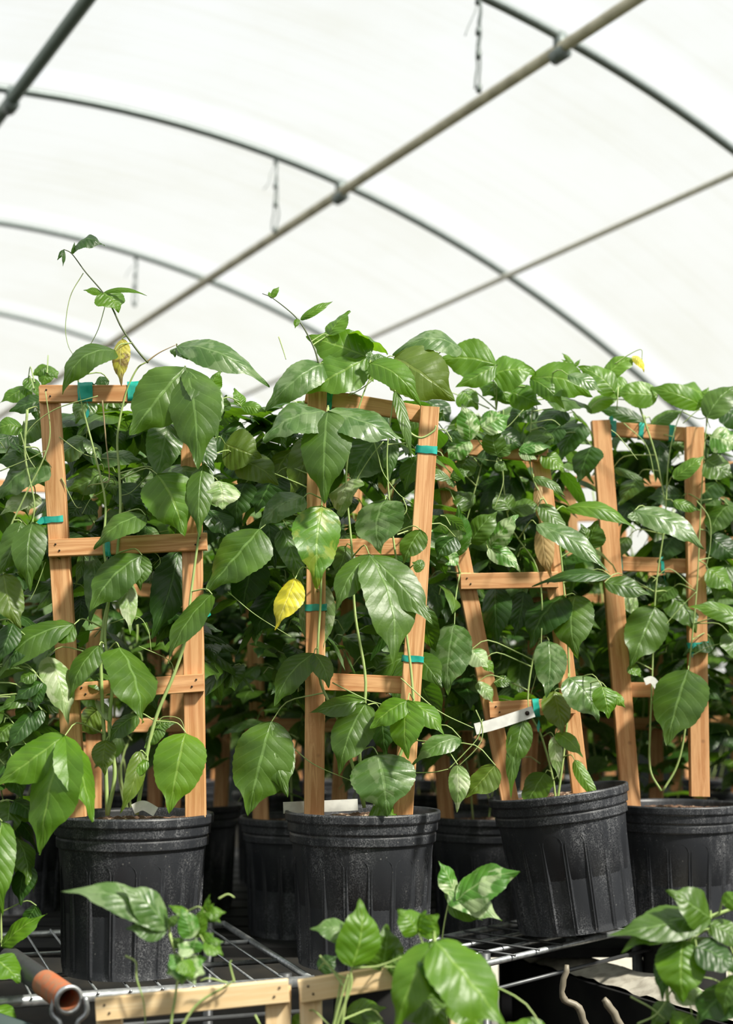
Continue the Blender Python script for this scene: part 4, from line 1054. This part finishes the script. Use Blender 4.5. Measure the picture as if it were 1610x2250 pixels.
tendrils(e, DF, [[(275, 2100), (298, 2115), (300, 2150), (315, 2200), (320, 2260)], [(515, 2160), (505, 2120), (508, 2110)], [(500, 2160), (460, 2150), (440, 2155)], [(480, 1975), (500, 1965), (515, 1972)], [(560, 2230), (575, 2260)]], .0013, dd=-.04)
e = low_plant(800, DF, 'glossy broad leaved vine at the bottom centre over the pale trellis')
st = stems_of(e, DF, [[(800, 3200), (700, 2600), (730, 2300), (770, 2170), (775, 2130), (840, 2120), (950, 2072)], [(745, 2300), (760, 2190), (770, 2140)], [(720, 2300), (750, 2190), (765, 2140)]], .0022, dd=-.05)
leaves(e, DF, st, [
 (772, 2125, [(791, 1974, 92)], 'b', dict(dd=-.06, tipd=.02, phi=15)), (772, 2058, [(680, 2041, 48)], 'g', dict(dd=-.03, phi=40)),
 (838, 2132, [(850, 2030, 84)], 'm', dict(dd=-.02, tipd=0)), (850, 2130, [(902, 2100, 60)], 'm', dict(dd=-.03)),
 (918, 2052, [(964, 2010, 56), (873, 1998, 56), (935, 2000, 40)], 'b', dict(dd=-.04, tipd=0)),
 (956, 2068, [(1116, 2262, 122)], 'b', dict(dd=-.12, phi=35)), (954, 2070, [(868, 2268, 92)], 'b', dict(dd=-.11, phi=20)), (958, 2072, [(1020, 2240, 110)], 'd', dict(dd=-.09)),
 (1205, 2290, [(1112, 2248, 70)], 'b', dict(dd=-.1, phi=20)), (900, 2180, [(985, 2260, 90)], 'm', dict(dd=-.03)), (840, 2240, [(790, 2280, 70)], 'm', dict(dd=0)),
 (700, 2130, [(740, 2100, 40)], 'd', dict(dd=.02)), (920, 2100, [(960, 2150, 60)], 'd', dict(dd=-.02)), (760, 2225, [(850, 2215, 50)], 'b', dict(dd=.02)), (1000, 2180, [(1060, 2270, 80)], 'b', dict(dd=-.05)),
 (670, 2230, [(640, 2270, 40)], 'b', dict(dd=0)),
])
tendrils(e, DF, [[(702, 2100), (740, 2140), (765, 2150)], [(770, 2130), (820, 2125), (870, 2125)], [(750, 2150), (735, 2240), (742, 2270)]], .0013, dd=-.04)
e = low_plant(1120, 2.25, 'small variegated sprig with white blotched leaves between the centre and tilted pots', z=0)
st = stems_of(e, 2.12, [[(1110, 2850), (1030, 2500), (975, 2200), (970, 2080), (985, 1985), (1000, 1960)]], .002, dd=.0)
leaves(e, 2.12, st, [
 (1000, 1962, [(964, 1892, 42)], 'v', dict(dd=-.03, tipd=0)), (1003, 1978, [(1141, 1914, 80)], 'v', dict(dd=-.05, tipd=-.02, phi=30)),
 (984, 1966, [(1102, 2024, 56)], 'v', dict(dd=-.04, phi=30)), (985, 1985, [(1015, 1940, 36)], 'm', dict(dd=-.03, tipd=0)), (985, 1990, [(1060, 2022, 36)], 'b', dict(dd=-.02)),
])
e = low_plant(1560, 1.98, 'sunlit vine with broad leaves in the lower right corner')
DR = 1.98
st = stems_of(e, DR, [[(1560, 3200), (1500, 2700), (1480, 2300), (1465, 2180), (1475, 2120), (1505, 2075), (1560, 2040), (1590, 2050), (1612, 2100)], [(1505, 2200), (1480, 2180), (1465, 2150)], [(1560, 2015), (1600, 2000), (1640, 1990)]], .003, dd=0)
leaves(e, DR, st, [
 (1562, 2018, [(1334, 2056, 64), (1364, 2094, 78), (1466, 1955, 76)], 'm', dict(dd=-.05, tipd=-.02, phi=30)),
 (1500, 2066, [(1500, 2204, 108)], 'b', dict(dd=-.06, phi=30)), (1490, 2062, [(1442, 2120, 40)], 'b', dict(dd=-.05)),
 (1530, 2080, [(1620, 2140, 66)], 'd', dict(dd=-.07)), (1560, 2030, [(1640, 2080, 50)], 'm', dict(dd=-.05)), (1590, 1990, [(1625, 1960, 40)], 'b', dict(dd=-.05, tipd=0)),
 (1475, 2080, [(1455, 2200, 46)], 'd', dict(dd=-.04)), (1600, 2170, [(1530, 2250, 80)], 'd', dict(dd=-.07)), (1620, 2140, [(1590, 2230, 60)], 'm', dict(dd=-.09)),
 (1480, 2180, [(1560, 2200, 46)], 'p', dict(dd=-.04)), (1470, 2200, [(1430, 2262, 44)], 'm', dict(dd=-.02)), (1560, 2060, [(1520, 2110, 50)], 'm', dict(dd=-.04)), (1520, 2230, [(1480, 2275, 60)], 'b', dict(dd=-.05)),
])
tendrils(e, DR, [[(1465, 2190), (1500, 2150), (1560, 2150), (1600, 2170)], [(1400, 2250), (1440, 2230), (1470, 2190)], [(1385, 2190), (1430, 2215), (1460, 2240)], [(1530, 2260), (1540, 2200), (1580, 2190)]], .0012, dd=-.04)

# rusty pipe end and clamp at the lower left
pe = W(152, 2198, 1.98); pb = W(20, 2105, 2.20)
E = empty('rusty_pipe', pe); tag(E, 'rusty open ended steel pipe with a pale cut edge in the lower left', 'pipe')
m = MB(); ddv = (pe - pb).normalized(); m.tube([pb, pb + (pe - pb) * .66], .0175, 24, caps=False); link('bare_pipe', m.mesh('bare_pipe', [M_ZINCD], off=pe), E)
m = MB(); m.tube([pb + (pe - pb) * .62, pe], .0190, 28, caps=False); m.tube([pe, pb + (pe - pb) * .62], .0150, 28, caps=False); link('pipe_sleeve', m.mesh('pipe_sleeve', [M_RUST], off=pe), E)
m = MB(); a = V3((1, 0, 0)); a = (a - ddv * a.dot(ddv)).normalized(); b2 = ddv.cross(a); g = []
for r, f in ((.0150, -.004), (.0150, .001), (.0205, .001), (.0205, -.004)):
    for k in range(36): an = 2 * math.pi * k / 36; g.append(pe + (a * math.cos(an) + b2 * math.sin(an)) * r + ddv * f)
m.grid(g, 4, 36, closed=True); link('end_ring', m.mesh('end_ring', [M_ZINC], off=pe), E)
m = MB(); 
for s in (-1, 1): m.tube(smoothline([pe + V3((s * .021, .006, .004)), pe + V3((s * .024, .004, -.018)), pe + V3((s * .012, .002, -.032)), pe + V3((s * .022, 0, -.055)), pe + V3((s * .03, 0, -.12))], 4), .004, 8)
link('wire_clamp', m.mesh('wire_clamp', [M_ZINC], off=pe), E)
m = MB(); m.tube([W(50, 2130, 2.0), W(112, 2165, 1.99)], .003, 8)
# dark green tarp sheet at the lower left
tp = MB(); g = []
for i in range(12):
    for j in range(10):
        u = i / 11; v = j / 9; zt = .80 - .125 * u
        g.append(V3((-.78 + .38 * u, 2.03 + .012 * math.sin(u * 16) * v, zt - (zt - .17) * v)))
tp.grid(g, 12, 10); o = link('tarp', tp.mesh('tarp', [M_TARP])); tag(o, 'dark green sheet hanging below the shelf in the lower left corner', 'tarp')
sol = o.modifiers.new('thick', 'SOLIDIFY'); sol.thickness = .003
# dark trough with pale fill, lower right, under the shelf
ta = V3((.317, 3.10, 0)); tb = V3((.585, 2.56, 0)); td = (tb - ta).normalized(); tn = V3((-td.y, td.x, 0)); th_ = .60
ta = ta - td * .0; tb = tb + td * .25; Lt = (tb - ta).length
E = empty('planter_trough', ta); tag(E, 'long dark trough filled with pale grit under the shelf, lower right', 'trough')
def tbox(mb, u0, u1, v0, v1, z0, z1):
    M = Matrix((td, tn, V3((0, 0, 1)))).transposed().to_4x4(); M.translation = ta + td * (u0 + u1) / 2 + tn * (v0 + v1) / 2 + V3((0, 0, (z0 + z1) / 2))
    mb.box(u1 - u0, v1 - v0, z1 - z0, M)
m = MB(); tbox(m, 0, Lt, 0, .01, 0, th_); tbox(m, 0, Lt, .14, .15, 0, th_); tbox(m, 0, .01, 0, .15, 0, th_); tbox(m, Lt - .01, Lt, 0, .15, 0, th_); tbox(m, 0, Lt, 0, .15, 0, .02)
link('trough_body', m.mesh('trough_body', [M_TUB], off=ta, smooth=False), E)
m = MB(); pts = []
for i in range(40):
    for j in range(8):
        u = .012 + (Lt - .024) * i / 39; v = .012 + .126 * j / 7
        p = ta + td * u + tn * v; pts.append(p + V3((0, 0, th_ + .004 + .008 * noise.noise(p * 30) + .02 * math.sin(math.pi * j / 7))))
m.grid(pts, 40, 8); link('pale_fill', m.mesh('pale_fill', [M_PALE], off=ta), E)
g = MB(); n = 14; pts = []
for i in range(n):
    for j in range(5):
        pts.append(V3((.45 + i * .3, 4.75 + j * .55 + .1 * math.sin(i), .012 + .004 * math.sin(i * 3 + j))))
g.grid(pts, n, 5); tag(link('gravel_path', g.mesh('gravel_path', [M_PALE])), 'pale gravel strip on the ground beyond the tub', 'path', kind='structure')
for i, pts in enumerate(([(1385, 2290), (1340, 2215), (1325, 2195)], [(1300, 2290), (1270, 2215), (1235, 2190), (1245, 2120)])):
    m = MB(); P = smoothline([W(x, y, 2.3 + .1 * i) for x, y in pts], 5); P.insert(0, V3((P[0].x, P[0].y, 0)))
    m.tube([p + V3((.003 * noise.noise(p * 60), 0, 0)) for p in P], [(.007 - .002 * q / len(P)) * (1 + .35 * noise.noise(p * 90)) for q, p in enumerate(P)], 8); o = link('dry_stalk', m.mesh('dry_stalk', [M_PALESTICK]))
    tag(o, ['thick bleached stalk curving up at the bottom right', 'thin forked bleached stalk in front of the dark tub'][i], 'stalk', 'bleached stalks')
